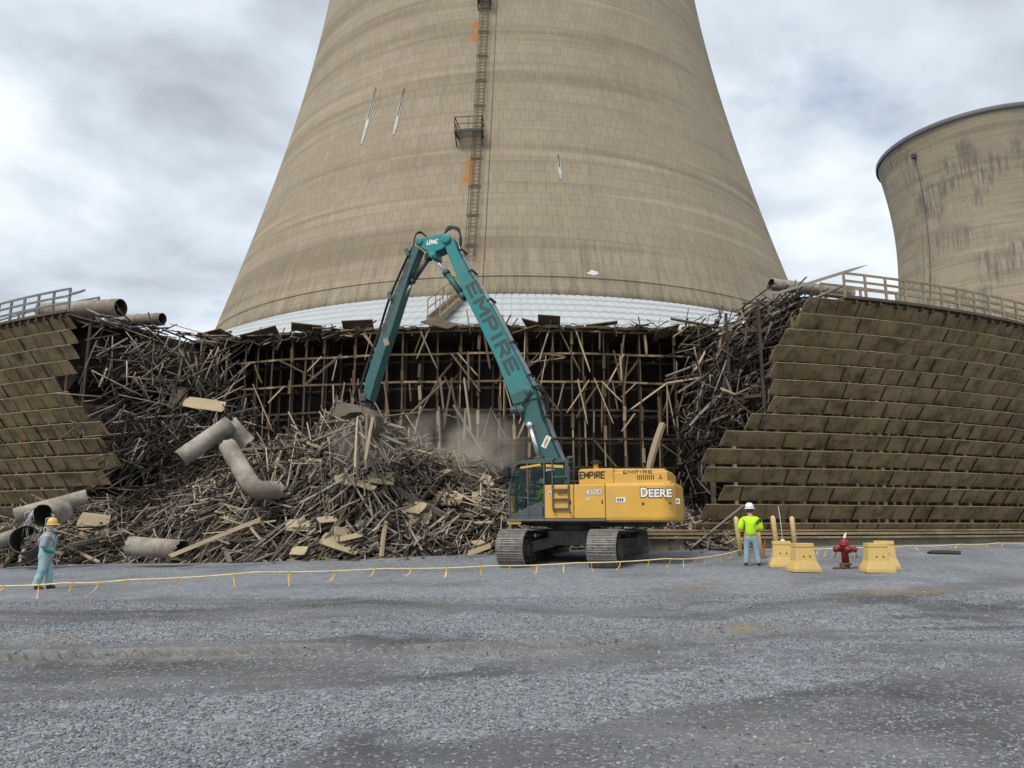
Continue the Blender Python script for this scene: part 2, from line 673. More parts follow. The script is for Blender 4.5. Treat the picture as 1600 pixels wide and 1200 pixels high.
def loose_mask(x, y):
    """how much loose stone lies here (1) against packed fines (0)"""
    n = fbm(x * .23 + y * .05 + 3.3, y * .55 - x * .06, 21, 4)
    n2 = fbm(x * .9, y * 1.3, 33, 3)
    m = sstep(.43, .62, n * .6 + n2 * .25 + .15 * fbm(x * 3.1, y * 3.1, 61, 2))
    # packed bare corner at the lower right and beside the rut
    m = m * (1 - .85 * sstep(0, 1, (x - 1.5) * .55 - (y - 6.2) * .95 + 1.2))
    d, _ = rut_dist(x, y)
    m = m * (1 - .75 * np.exp(-(d / .7) ** 2))
    far = sstep(14, 18, y)
    m = m * (1 - far) + far * (.45 + .55 * sstep(.35, .55, fbm(x * .5, y * .4, 83, 3)))
    e = (fbm(x * 1.3, y * 1.3, 71, 3) - .5)
    for (pts, w) in LANES:
        for (ax, ay), (bx, by) in zip(pts, pts[1:]):
            dx, dy = bx - ax, by - ay
            t = np.clip(((x - ax) * dx + (y - ay) * dy) / (dx * dx + dy * dy), 0, 1)
            dd = np.hypot(x - ax - t * dx, y - ay - t * dy) + e * w * 1.3
            m = m * (1 - .92 * sstep(w * 1.15, w * .6, dd))
    return m


def brown_mask(x, y):
    b = np.zeros(np.shape(x))
    for (cx_, cy_, sx, sy) in BROWN:
        b = np.maximum(b, np.exp(-((x - cx_) / sx) ** 2 - ((y - cy_) / sy) ** 2))
    return b * sstep(.28, .52, fbm(x * 1.1, y * 1.1, 77, 4))


BROWN = []
LANES = []
for (pp, w) in (([(250, 938), (700, 948), (1100, 962), (1350, 935), (1620, 905)], .75), ([(-20, 1090), (400, 1078), (760, 1052), (1100, 1000)], .28),
                ([(540, 1185), (900, 1165), (1250, 1085), (1640, 1040)], .35), ([(-20, 960), (300, 955), (520, 938)], .5), ([(760, 1040), (1000, 1012), (1300, 985), (1640, 980)], .2)):
    LANES.append(([tuple(ground_at(*q))[:2] for q in pp], w))
for (px, py, sx, sy) in ((1090, 914, 1.5, .75), (830, 899, 1.0, .5), (95, 996, .7, .2), (1440, 925, 2.0, .4), (910, 936, .5, .25), (1130, 980, 1.0, .3)):
    q = ground_at(px, py)
    BROWN.append((q.x, q.y, sx, sy))

xs = graded(-9.2, 9.2, .036, -900, 900)
ys = np.concatenate([graded(4.6, 8.9, .045, -60, 8.9), np.arange(8.925, 11.6, .026), graded(11.6, 15.5, .05, 11.6, 1500)])
ys = np.unique(np.round(ys, 4))
GX, GY = np.meshgrid(xs, ys)
GZ = gz(GX, GY)
near = sstep(60, 20, GY)
d, al = rut_dist(GX, GY)
inr = np.exp(-(d / .30) ** 4)
rid = np.exp(-((np.abs(d) - .40) / .13) ** 2)
patchy = sstep(.28, .42, fbm(al * .55, d * 1.2, 5, 3))
tread = (.5 + .5 * np.sin((al + d * .55) * 2 * math.pi / .19))
tread = sstep(.35, .7, tread)
fade = np.exp(-((GX + 2.5) / 6.5) ** 4)
H = near * ((fbm(GX * .35, GY * .5, 1, 4) - .5) * .09 + (fbm(GX * 2.4, GY * 2.4, 9, 4) - .5) * .022)
H += fade * (inr * (-.055 + .10 * tread * patchy * (.6 + .8 * vnoise(al * 3, d * 4, 8))) + rid * .05 * (.5 + fbm(GX * 3, GY * 3, 3, 3)))
for off in (1.9, -1.3):
    H += -.012 * np.exp(-((d - off) / .35) ** 2) * near * patchy
GZ = GZ + H
n0, n1 = GX.shape
idx = np.arange(n0 * n1).reshape(n0, n1)
F = np.stack([idx[:-1, :-1], idx[:-1, 1:], idx[1:, 1:], idx[1:, :-1]], -1).reshape(-1, 4)


def m_ground():
    m, nt, p, out = new_mat('gravel_ground')
    t = NT(nt)
    co = t.n('ShaderNodeTexCoord').outputs['Object']
    lo = t.n('ShaderNodeAttribute', attribute_name='loose').outputs['Fac']
    brw = t.n('ShaderNodeAttribute', attribute_name='brown').outputs['Fac']
    rut = t.n('ShaderNodeAttribute', attribute_name='rut').outputs['Fac']
    v1 = t.n('ShaderNodeTexVoronoi', {'Vector': co, 'Scale': 34.0, 'Randomness': 1.0})
    v2 = t.n('ShaderNodeTexVoronoi', {'Vector': co, 'Scale': 58.0, 'Randomness': 1.0})
    v3 = t.n('ShaderNodeTexVoronoi', {'Vector': co, 'Scale': 9.0, 'Randomness': 1.0})
    g1 = t.n('ShaderNodeSeparateColor', {'Color': v1.outputs['Color']}).outputs[0]
    g2 = t.n('ShaderNodeSeparateColor', {'Color': v2.outputs['Color']}).outputs[1]
    g3 = t.n('ShaderNodeSeparateColor', {'Color': v3.outputs['Color']}).outputs[2]
    stone = t.ramp(t.math('ADD', t.math('MULTIPLY', g1, .65), t.math('MULTIPLY', g3, .35)),
                   [(.1, (.095, .102, .114)), (.42, (.185, .197, .217)), (.7, (.25, .265, .288)), (.92, (.34, .352, .37))])
    big = t.noise(co, .55, 5, .62, sc=(.7, 1.7, 1))
    fines = t.mix(g2, (.082, .084, .089), (.135, .138, .144))
    fines = t.mix(t.ramp(big, [(.44, 0.0), (.66, .6)]), fines, (.18, .178, .174))
    damp = t.noise(co, .33, 4, .55, sc=(.6, 1.5, 1))
    fines = t.mix(t.ramp(damp, [(.36, .8), (.52, 0.0)]), fines, (.052, .053, .055))
    nn = t.noise(co, 2.2, 6, .65)
    f = t.math('ADD', lo, t.math('MULTIPLY', t.math('SUBTRACT', nn, .5), .9), True)
    c = t.mix(f, fines, stone)
    # scattered single stones on the packed parts
    sc = t.math('MULTIPLY', t.math('GREATER_THAN', g1, .90), .6)
    c = t.mix(sc, c, (.27, .275, .28))
    c = t.mix(t.math('MULTIPLY', brw, t.ramp(nn, [(.42, .1), (.56, .95)])), c, (.235, .165, .085))
    c = t.mix(t.math('MULTIPLY', rut, t.ramp(nn, [(.35, .2), (.6, .75)])), c, (.20, .193, .182))
    t.put(p, 'Base Color', c)
    p.inputs['Roughness'].default_value = .92
    p.inputs['Specular IOR Level'].default_value = .2
    h = t.math('ADD', t.math('MULTIPLY', t.math('SUBTRACT', 1.0, v1.outputs['Distance']), f), t.math('MULTIPLY', nn, .5))
    h = t.math('ADD', h, t.math('MULTIPLY', v2.outputs['Distance'], -.3))
    t.put(p, 'Normal', t.bump(h, .55, .03))
    return m


gme = np_mesh('ground', np.stack([GX, GY, GZ], -1).reshape(-1, 3), F, m_ground())
LO = loose_mask(GX, GY)
for nm, arr in (('loose', LO), ('brown', brown_mask(GX, GY)), ('rut', fade * np.clip(inr * .8 + rid, 0, 1) * patchy)):
    a = gme.attributes.new(nm, 'FLOAT', 'POINT')
    a.data.foreach_set('value', np.asarray(arr, np.float32).ravel())
gme.polygons.foreach_set('use_smooth', np.ones(len(gme.polygons), bool))
ground = link(bpy.data.objects.new('ground', gme))
tag(ground, kind='structure')

# loose crushed stone lying on the near ground
NS = 150000
sy = 4.9 + (RNG.random(NS) ** 1.5) * 12.0
sx = (RNG.random(NS) * 2 - 1) * (.70 * sy + .2)
pr = np.clip(loose_mask(sx, sy) * 1.1 + .05, 0, 1)
pr *= .35 + .65 * sstep(.35, .6, fbm(sx * 2.2, sy * 2.2, 51, 3))
k = RNG.random(NS) < pr
sx, sy = sx[k], sy[k]
ix = np.clip(np.searchsorted(xs, sx), 1, len(xs) - 1)
iy = np.clip(np.searchsorted(ys, sy), 1, len(ys) - 1)
sz = (GZ[iy, ix] + GZ[iy - 1, ix - 1]) / 2
N = len(sx)
t_ = (1 + 5 ** .5) / 2
ico = np.array([(-1, t_, 0), (1, t_, 0), (-1, -t_, 0), (1, -t_, 0), (0, -1, t_), (0, 1, t_), (0, -1, -t_), (0, 1, -t_), (t_, 0, -1), (t_, 0, 1), (-t_, 0, -1), (-t_, 0, 1)]) / 1.9
icf = np.array([(0, 11, 5), (0, 5, 1), (0, 1, 7), (0, 7, 10), (0, 10, 11), (1, 5, 9), (5, 11, 4), (11, 10, 2), (10, 7, 6), (7, 1, 8), (3, 9, 4), (3, 4, 2), (3, 2, 6), (3, 6, 8), (3, 8, 9), (4, 9, 5), (2, 4, 11), (6, 2, 10), (8, 6, 7), (9, 8, 1)])
size = .0045 + .011 * RNG.random(N) ** 2.2 + .0005 * (sy - 5)
sc3 = np.stack([size * (1 + RNG.random(N) * .9), size * (.7 + RNG.random(N) * .5), size * (.4 + RNG.random(N) * .4)], -1)
ang = RNG.random(N) * 6.283
P = ico[None] * (1 + (RNG.random((N, 12, 1)) - .5) * .95) * sc3[:, None]
tl = (RNG.random(N) - .5) * .9
ct, st = np.cos(tl)[:, None], np.sin(tl)[:, None]
P = np.stack([P[..., 0] * ct - P[..., 2] * st, P[..., 1], P[..., 0] * st + P[..., 2] * ct], -1)
ca, sa = np.cos(ang)[:, None], np.sin(ang)[:, None]
P = np.stack([P[..., 0] * ca - P[..., 1] * sa, P[..., 0] * sa + P[..., 1] * ca, P[..., 2]], -1)
P += np.stack([sx, sy, sz + sc3[:, 2] * .25], -1)[:, None]
Fs = (icf[None] + (np.arange(N) * 12)[:, None, None]).reshape(-1, 3)
m, nt, p, out = new_mat('crushed_stone')
t = NT(nt)
rnd = t.n('ShaderNodeNewGeometry').outputs['Random Per Island']
t.put(p, 'Base Color', t.ramp(rnd, [(0, (.085, .09, .10)), (.35, (.165, .176, .195)), (.75, (.235, .246, .265)), (.95, (.30, .31, .32)), (1.0, (.38, .365, .33))]))
p.inputs['Roughness'].default_value = .85
p.inputs['Specular IOR Level'].default_value = .25
st_me = np_mesh('loose_gravel', P.reshape(-1, 3), Fs, m)
tag(link(bpy.data.objects.new('loose_gravel', st_me)), 'loose crushed blue grey stone strewn over the yard', 'gravel', kind='stuff')

# ------------------------------------------------------------------ the cooling towers
TA, TB, TZ = 19.5, 46.65, 72.3
SHELL0 = 16.6


def shell_r(z):
    return TA * math.sqrt(1 + ((z - TZ) / TB) ** 2)


def shell_z(py, th):
    lo_, hi = SHELL0, 70.0
    for _ in range(50):
        mid = (lo_ + hi) / 2
        p_ = pol(shell_r(mid), th, mid)
        q = p_.z - 1.6
        y = 600 - 1200 * (q * math.cos(PITCH) - p_.y * math.sin(PITCH)) / (p_.y * math.cos(PITCH) + q * math.sin(PITCH))
        if y > py:
            lo_ = mid
        else:
            hi = mid
    return lo_


def shell_pt(px, py, out=0.0):
    """the point of the near shell seen at a pixel: angle and height"""
    th = 0.0
    for _ in range(12):
        z = shell_z(py, th)
        d_ = ray(px, py)
        r = shell_r(z)
        k = d_.x / d_.y
        a, b, c = 1 + k * k, -2 * DC, DC * DC - r * r
        y = (-b - math.sqrt(max(b * b - 4 * a * c, 0))) / (2 * a)
        th = math.atan2(k * y, DC - y)
    return th, shell_z(py, th)


UVR = 26.0
LTH = R(-5.6)
SPOTS = []
for (px, py, su, sv) in ((744, 40, .55, .7), (741, 58, .6, .8), (735, 258, .5, .9), (730, 278, .6, .9)):
    th, z = shell_pt(px, py)
    SPOTS.append((th * UVR, z, su, sv))


def tower_shell(name, cx_, cy_, rfun, z0, z1, nz, nt_, mat, parent, thick=.5, uoff=0.0):
    V, Fc, UV = [], [], []
    zs = [z0 + (z1 - z0) * i / nz for i in range(nz + 1)]
    for inner in (0, 1):
        for z in zs:
            r = rfun(z) - thick * inner
            for j in range(nt_ + 1):
                th = -math.pi + 2 * math.pi * j / nt_
                V.append((cx_ + r * math.sin(th), cy_ - r * math.cos(th), z))
                UV.append((th * UVR + uoff, z))
    W = nt_ + 1
    off = (nz + 1) * W
    for i in range(nz):
        for j in range(nt_):
            a = i * W + j
            Fc.append((a, a + 1, a + W + 1, a + W))
            a += off
            Fc.append((a, a + W, a + W + 1, a + 1))
    for i in (0, nz):
        for j in range(nt_):
            a = i * W + j
            b = a + off
            Fc.append((a, b, b + 1, a + 1) if i == 0 else (a, a + 1, b + 1, b))
    me = bpy.data.meshes.new(name)
    me.from_pydata(V, [], Fc)
    me.materials.append(mat)
    lay = me.uv_layers.new(name='shell')
    li = np.zeros(len(me.loops), np.int32)
    me.loops.foreach_get('vertex_index', li)
    lay.data.foreach_set('uv', np.array(UV, np.float32)[li].ravel())
    me.polygons.foreach_set('use_smooth', np.ones(len(me.polygons), bool))
    me.update()
    o = link(bpy.data.objects.new(name, me), parent)
    o.location = -parent.location
    return o


tower = thing('cooling_tower', 'tall concrete cooling tower with rusty ladder, rising behind the teal and yellow excavator', 'cooling tower', (0, DC, 0), group='hyperbolic cooling towers')
tower_shell('shell', 0, DC, shell_r, SHELL0, 112, 120, 240, m_shell('shell_concrete', False), tower)
# white sheeted skirt between the shell and the timber ring
b = MB()
rows = 7
for i in range(rows):
    f0, f1 = i / rows, (i + 1) / rows
    ra, za = 40.2 + (30.25 - 40.2) * f0, 11.2 + (16.75 - 11.2) * f0
    rb, zb = 40.2 + (30.25 - 40.2) * f1, 11.2 + (16.75 - 11.2) * f1
    npan = 150
    for j in range(npan):
        a0, a1 = R(-75) + R(150) * j / npan, R(-75) + R(150) * (j + 1) / npan
        am = (a0 + a1) / 2
        lift = .13 + random.uniform(-.012, .012)
        e = .025
        prof = [(a0, 0.0), (a0 + (a1 - a0) * .1, .06), (am, .06 + e), (a1 - (a1 - a0) * .1, .06), (a1, 0.0)]
        vs = []
        for (aa, up) in prof:
            vs.append(pol(ra + .12, aa, za + lift + up - .06))
        for (aa, up) in prof:
            vs.append(pol(rb, aa, zb + up * .9))
        for (aa, up) in prof:
            vs.append(pol(ra + .12, aa, za - .05))
        fs = []
        for q in range(4):
            fs.append((q, q + 1, q + 6, q + 5))
            fs.append((q + 10, q + 11, q + 1, q))
        b.add(vs, fs)
b.build('skirt', M_skirt, tower, world=True, flip=False)
b = MB()
zc_ = SHELL0 + 1.6
b.tube([pol(shell_r(zc_) + .05, R(a), zc_) for a in np.linspace(-80, 80, 90)], .025, 5)
b.build('cable', M_ladder, tower, world=True)
# ladder with cage
lad0, lad1 = shell_z(402, LTH), shell_z(-30, LTH)


def onshell(th, z, out):
    return pol(shell_r(z) + out, th, z)


b = MB()
seg = np.linspace(lad0, lad1, 60)
dth = .30 / 27
for s in (-1, 1):
    b.tube([onshell(LTH + s * .25 / shell_r(z), z, .22) for z in seg], .028, 4)
    b.tube([onshell(LTH + s * .36 / shell_r(z), z, .55) for z in seg], .014, 4)
z = lad0
k = 0
while z < lad1:
    r = shell_r(z)
    b.beam(onshell(LTH - .27 / r, z, .22), onshell(LTH + .27 / r, z, .22), .03)
    z += .34
ladder = b.build('ladder', M_ladder, tower, world=True)
b = MB()
for s in (-1, 0, 1):
    b.tube([onshell(LTH + s * .37 / shell_r(z), z, .72 if s == 0 else .30) for z in seg], .014, 4)
z = lad0 + .5
while z < lad1:
    r = shell_r(z)
    pts = [onshell(LTH + math.sin(a) * .37 / r, z, .24 + .50 * math.cos(a)) for a in np.linspace(-1.55, 1.55, 9)]
    b.tube(pts, .014, 4)
    z += .9
b.build('safety_cage', M_ladder, ladder, world=False).matrix_parent_inverse = Matrix.Identity(4)
bpy.data.objects['safety_cage'].location = (0, 0, 0)
z = lad0 + 1
while z < lad1:
    b = MB()
    r = shell_r(z)
    b.beam(onshell(LTH - .5 / r, z, .12), onshell(LTH + .42 / r, z, .12), .07, .08)
    b.build('ladder_bracket', M_ladder, tower, world=True)
    z += 2.55
b = MB()
b.tube([onshell(LTH + .95 / shell_r(z), z, .03) for z in np.linspace(SHELL0, lad1, 50)], .022, 4)
b.build('conduit', M_ladder, tower, world=True)


def platform(py, dxl, dxr):
    z = shell_z(py, LTH)
    r = shell_r(z)
    t0, t1 = LTH - dxl / r, LTH + dxr / r
    b = MB()
    q = [pol(r - .3, t0, z), pol(r - .3, t1, z), pol(r + 1.15, t1, z), pol(r + 1.15, t0, z)]
    b.beam(q[2], q[3], .09, .2)
    b.beam(q[0], q[3], .09, .2)
    b.beam(q[1], q[2], .09, .2)
    for f in np.linspace(.1, .9, 8):
        b.beam(q[0].lerp(q[3], f), q[1].lerp(q[2], f), .07, .03)
    for e in (0, 1):
        b.beam(q[3 - e], pol(r - .2, (t0, t1)[e], z - 1.5) + Vector((0, .4, 0)), .09)
    pf = b.build('platform', M_galv, tower, world=True)
    b = MB()
    cor = [q[0], q[3], q[2], q[1]]
    for i in range(3):
        for hh in (.55, 1.1):
            b.beam(cor[i] + Vector((0, 0, hh)), cor[i + 1] + Vector((0, 0, hh)), .06)
        for f in (0, .5, 1):
            c = cor[i].lerp(cor[i + 1], f)
            b.beam(c, c + Vector((0, 0, 1.12)), .06)
    rl = b.build('railing', M_ladder, pf)
    return pf


platform(214, 1.55, .40)
platform(4, .5, .45)
# pale repair strips running down the shell
for pts, w in (([(588, 137), (582, 160), (575, 190), (565, 226)], .30), ([(632, 139), (627, 160), (621, 185), (615, 211)], .27), ([(872, 243), (873, 255), (876, 280)], .24)):
    b = MB()
    pq = [shell_pt(*q) for q in pts]
    pq = [(pq[0][0] + (pq[-1][0] - pq[0][0]) * f, np.interp(f, np.linspace(0, 1, len(pq)), [q[1] for q in pq])) for f in np.linspace(0, 1, 9)]
    vs, fs = [], []
    for i, (th, z) in enumerate(pq):
        ww = w * (.25 + .75 * min(1, i / 4)) * (.5 if i == len(pq) - 1 else 1) * random.uniform(.85, 1.1)
        r = shell_r(z)
        vs += [pol(r - .02, th - ww / 2 / r, z), pol(r + .05, th - ww / 2 / r, z), pol(r + .05, th + ww / 2 / r, z), pol(r - .02, th + ww / 2 / r, z)]
        if i:
            o_ = 4 * (i - 1)
            fs += [(o_ + e, o_ + (e + 1) % 4, o_ + 4 + (e + 1) % 4, o_ + 4 + e) for e in range(4)]
    b.add(vs, fs)
    pt = b.build('repair_strip', simple('pale_mortar', (.50, .50, .47), .8, var=.25, scale=2, dirt=(.10, .09, .08), dirt_amt=.45), tower, world=True)
    b = MB()
    th0, z0_ = pq[0]
    th1, z1_ = pq[5]
    r = shell_r(z1_)
    b.beam(pol(shell_r(z0_) + .06, th0, z0_), pol(r + .06, th1, z1_), .07, .03)
    b.build('crack', M_fill, pt)
th, z = shell_pt(928, 427)
b = MB()
r = shell_r(z)
poly = []
for i in range(14):
    a = i / 14 * 6.283
    rr = random.uniform(.18, .55)
    poly.append(pol(r + .04, th + 1.3 * rr * math.cos(a) / r, z + .55 * rr * math.sin(a)))
b.add(poly + [pol(r + .05, th, z)], [(i, (i + 1) % 14, 14) for i in range(14)])
b.build('whitewash_splash', M_white, tower, world=True)

s0, s1 = at(668, 498, 42.0), at(722, 452, 50.0)
b = MB()
side_ = Vector((.93, -.1, 0)) * .75
for o_ in (Vector((0, 0, 0)), side_):
    b.beam(s0 + o_, s1 + o_, .10, .30)
for f in np.linspace(0, 1, 22):
    b.beam(s0.lerp(s1, f), s0.lerp(s1, f) + side_, .25, .05)
b.beam(s0 + side_ / 2 - Vector((0, 0, .2)), s1 + side_ / 2 - Vector((0, 0, .2)), .85, .12)
stair = b.build('stair', M_rail, tower, world=True)
b = MB()
for o_ in (Vector((0, 0, 0)), side_):
    for hh in (.6, 1.15):
        b.beam(s0 + o_ + Vector((0, 0, hh)), s1 + o_ + Vector((0, 0, hh)), .05)
    for f in np.linspace(0, 1, 6):
        q = s0.lerp(s1, f) + o_
        b.beam(q - Vector((0, 0, .1)), q + Vector((0, 0, 1.17)), .06)
b.build('handrail', M_rail, stair)

T2 = (131.03, 200.0)
H2 = 103.84


def shell2(z):
    return 23.0 * math.sqrt(1 + ((z - 77.0) / 50.3) ** 2)


tower2 = thing('cooling_tower', 'distant concrete cooling tower with dark streaked sides and a flared open rim', 'cooling tower', (T2[0], T2[1], 0), group='hyperbolic cooling towers')
tower_shell('shell', T2[0], T2[1], shell2, 10, H2, 90, 220, m_shell('streaked_concrete', True), tower2, .8, 61)
b = MB()
prof = [(shell2(H2) + .28, H2 - .9), (shell2(H2) + .42, H2 - .6), (shell2(H2) + .42, H2 + .22), (shell2(H2) - .9, H2 + .22)]
n = 220
vs, fs = [], []
for (rr, z) in prof:
    for j in range(n):
        a = 2 * math.pi * j / n
        vs.append((T2[0] + rr * math.sin(a), T2[1] - rr * math.cos(a), z))
for i in range(3):
    for j in range(n):
        fs.append((i * n + j, i * n + (j + 1) % n, (i + 1) * n + (j + 1) % n, (i + 1) * n + j))
b.add(vs, fs, 0, True)
b.build('rim_band', simple('rim_steel', (.10, .105, .11), .6), tower2, world=True)
b = MB()
b.tube([(T2[0] + (shell2(z) + .2) * math.sin(R(-69)), T2[1] - (shell2(z) + .2) * math.cos(R(-69)), z) for z in np.linspace(20, 98, 30)], .07, 4)
b.box((T2[0] + (shell2(98) + .6) * math.sin(R(-69)), T2[1] - (shell2(98) + .6) * math.cos(R(-69)), 98), (1.0, .9, 1.1))
b.build('ladder', M_galv, tower2, world=True)

# ------------------------------------------------------------------ the timber ring: louvred walls left and right
RO = 50.0
ZT = 11.1
PIT = .731


def louvre_wall(side, ends, label, deck_end_px, th_far):
    """side +1: right of the breach, -1: left. ends: per row the pixel where the row is torn off"""
    root = thing('louvre_wall', label, 'louvred wall', pol(RO, R(20) * side, 0.0), group='louvred walls of the timber ring')
    step = 1.03 / RO
    for k, px in enumerate(ends):
        if px is None:
            continue
        z = ZT - PIT * k
        th0 = theta_at(px, RO)
        n = int(abs(th_far - th0) / step) + 1
        b = MB()
        for j in range(n):
            a0, a1 = th0 + side * step * j, th0 + side * step * (j + 1)
            # snap seams to the common grid so they stand over one another
            g0 = math.floor(a0 / step) * step + (step if side > 0 else 0)
            if j == 0:
                b0, b1 = a0, g0
            else:
                b0 = math.floor((th0) / step) * step + (step if side > 0 else 0) + side * step * (j - 1)
                b1 = b0 + side * step
            if abs(b1 - b0) * RO < .05:
                continue
            sag = random.uniform(-.045, .0)
            top, bot = RO + random.uniform(-.008, .008), RO - .41
            e = .004 * side / RO
            zz_ = z + random.uniform(-.005, .005)
            zbt = zz_ - .54 + random.uniform(-.012, .012)
            c0, c1 = b0 + e, b1 - e
            torn = .12 * side / RO if j == 0 else 0
            P_ = [pol(top, c0 + torn, zz_), pol(top, c1, zz_), pol(bot, c1, zbt), pol(bot, c0, zbt)]
            mid0, mid1 = pol((top + bot) / 2 + sag, c0 + torn / 2, (zz_ + zbt) / 2), pol((top + bot) / 2 + sag, c1, (zz_ + zbt) / 2)
            nrm = Vector((math.sin(b0) * .7, -math.cos(b0) * .7, -.7)) * .015
            vs = []
            for q in (P_[0], P_[1], mid1, P_[2], P_[3], mid0):
                vs += [q + nrm, q - nrm]
            fs = [(0, 2, 4, 10), (10, 4, 6, 8), (1, 11, 5, 3), (11, 9, 7, 5), (0, 1, 3, 2), (8, 6, 7, 9), (0, 10, 11, 1), (10, 8, 9, 11), (2, 3, 5, 4), (4, 5, 7, 6)]
            b.add(vs, fs, 0)
            # batten under each seam, lip along the top edge
            lp = Vector((math.sin(b0), -math.cos(b0), 0))
            b.beam(P_[0] + lp * .02 + Vector((0, 0, .012)), P_[1] + lp * .02 + Vector((0, 0, .012)), .035, .03, m=1)
            b.beam(P_[1] + nrm * 2, P_[2] + nrm * 2, .024, .05, m=2 if random.random() < .3 else (1 if random.random() < .35 else 0))
        o = b.build('louvre_row', [M_louvre, M_lip, M_frameback], root, world=True)
    # posts behind the louvres
    b = MB()
    first = theta_at(ends[-1] or ends[0], RO)
    a = math.floor(first / step) * step
    lim = 0
    while abs(a) < abs(th_far):
        # highest row that reaches this far
        zt = .4
        for k, px in enumerate(ends):
            if px is not None and side * (a - theta_at(px, RO)) > 0:
                zt = max(zt, ZT - PIT * k + .0)
                break
        b.beam(pol(RO - .62, a, .3), pol(RO - .62, a, zt), .13, .13, up=(0, 1, 0))
        b.beam(pol(RO - 1.6, a + step / 2, .3), pol(RO - 1.6, a + step / 2, zt), .12, .12, up=(0, 1, 0))
        a += side * step
    b.build('posts', M_frame, root, world=True)
    # deck on top and its torn end
    thd = theta_at(deck_end_px, RO, 470)
    b = MB()
    n = 40
    for j in range(n):
        a0, a1 = thd + (th_far - thd) * j / n, thd + (th_far - thd) * (j + 1) / n
        vs = [pol(r_, a_, z_) for a_ in (a0, a1) for r_ in (39.9, RO + .25) for z_ in (ZT + .07, ZT + .19)]
        b.add(vs, BOXF)
        aq = a0 + (a1 - a0) * random.uniform(.3, .7)
        b.beam(pol(RO - 2.0, aq, ZT - .02), pol(RO + .20, aq, ZT - .02), .09, .17)
    b.build('deck', M_deck, root, world=True)
    # fill inside: dark slats ending at the torn face, ragged
    b = MB()
    z = .5
    while z < ZT:
        kk = min(len(ends) - 1, max(0, int((ZT - z) / PIT)))
        px = ends[kk] if ends[kk] is not None else deck_end_px
        thz = theta_at(px, RO)
        thi = R(11.8) if side > 0 else R(-20.0)
        for q in range(3):
            ja = random.uniform(0, .6) * side / RO
            rr0, rr1 = 40.5 + random.uniform(0, 2), 49.2 - random.uniform(0, .6)
            if random.random() < .8:
                f0 = thi + ja * 2 + side * q * .03
                f1 = thz + ja + side * q * .03
                b.beam(pol(rr0, f0, z + random.uniform(-.1, .1)), pol(rr1, f1, z + random.uniform(-.1, .1)), .10, .035)
        z += .30
    b.build('fill_slats', M_fill, root, world=True)
    b = MB()
    z = .2
    thi = R(13.2) if side > 0 else R(-21.5)
    zs_ = np.linspace(.1, ZT + .06, 14)
    vs, fs = [], []
    for i, z in enumerate(zs_):
        kk = min(len(ends) - 1, max(0, int((ZT - z) / PIT)))
        px = ends[kk] if ends[kk] is not None else deck_end_px
        thz = theta_at(px, RO) + side * 1.6 / RO
        vs += [pol(40.0, thi, z), pol(48.4, thz, z), pol(48.4, th_far, z), pol(40.0, th_far, z)]
        if i:
            o_ = 4 * (i - 1)
            fs += [(o_ + e, o_ + (e + 1) % 4, o_ + 4 + (e + 1) % 4, o_ + 4 + e) for e in range(3)]
    # curved back plate behind the louvres
    b.add(vs, [f for i, f in enumerate(fs) if i % 3 == 0])
    n = 24
    for j in range(n):
        for i in range(len(zs_) - 1):
            q4 = []
            for ii in (i, i + 1):
                kk = min(len(ends) - 1, max(0, int((ZT - zs_[ii]) / PIT)))
                t0 = theta_at(ends[kk] if ends[kk] is not None else deck_end_px, RO) + side * 1.6 / RO
                q4 += [pol(48.4, t0 + (th_far - t0) * j / n, zs_[ii]), pol(48.4, t0 + (th_far - t0) * (j + 1) / n, zs_[ii])]
            b.add(q4, [(0, 1, 3, 2)])
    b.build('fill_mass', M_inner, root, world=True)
    # radial end frame: posts and ties of the torn face
    b = MB()
    for q in (0, 2, 4):
        f = q / 5
        rr = 49.3 - f * 6
        th_ = theta_at(ends[3] or deck_end_px, RO) * (1 - f) + (R(11.9) if side > 0 else R(-20.3)) * f
        topz = ZT
        b.beam(pol(rr, th_ - side * .004, .2), pol(rr, th_ - side * .004, topz), .11, .11, up=(0, 1, 0))
    for z in (9.7, 8.3, 6.9, 5.5, 4.1):
        for q in range(5):
            if random.random() < .45:
                f0, f1 = q / 5, (q + 1) / 5
                e0 = theta_at(ends[3] or deck_end_px, RO) * (1 - f0) + (R(11.9) if side > 0 else R(-20.3)) * f0
                e1 = theta_at(ends[3] or deck_end_px, RO) * (1 - f1) + (R(11.9) if side > 0 else R(-20.3)) * f1
                b.beam(pol(49.3 - f0 * 6, e0 - side * .006, z), pol(49.3 - f1 * 6, e1 - side * .006, z + random.uniform(-.4, .4)), .05, .14)
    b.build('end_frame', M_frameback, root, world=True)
    # railing along the edge
    rail = MB()
    postm = []
    a = thd
    prev = None
    i = 0
    while abs(a) < abs(th_far):
        p_ = pol(RO + .12, a, ZT + .1)
        q_ = pol(RO - 1.35, a, ZT + .19)
        rail.beam(p_, p_ + Vector((0, 0, 1.15)), .09, .09)
        if i % 2 == 0:
            rail.beam(q_, q_ + Vector((0, 0, 1.05)), .09, .09)
        if prev:
            for hh in (.45, .78, 1.12):
                rail.beam(prev[0] + Vector((0, 0, hh)), p_ + Vector((0, 0, hh)), .045, .10)
            for hh in (.55, 1.0):
                rail.beam(prev[1] + Vector((0, 0, hh)), q_ + Vector((0, 0, hh)), .045, .09)
        prev = (p_, q_)
        a += side * 1.12 / RO
        i += 1
    rail.build('railing', M_rail if side > 0 else M_railgrey, root, world=True)
    # concrete curb with two timber sills
    b = MB()
    n = 40
    c0 = theta_at(1010, RO, 830) if side > 0 else theta_at(30, RO, 860)
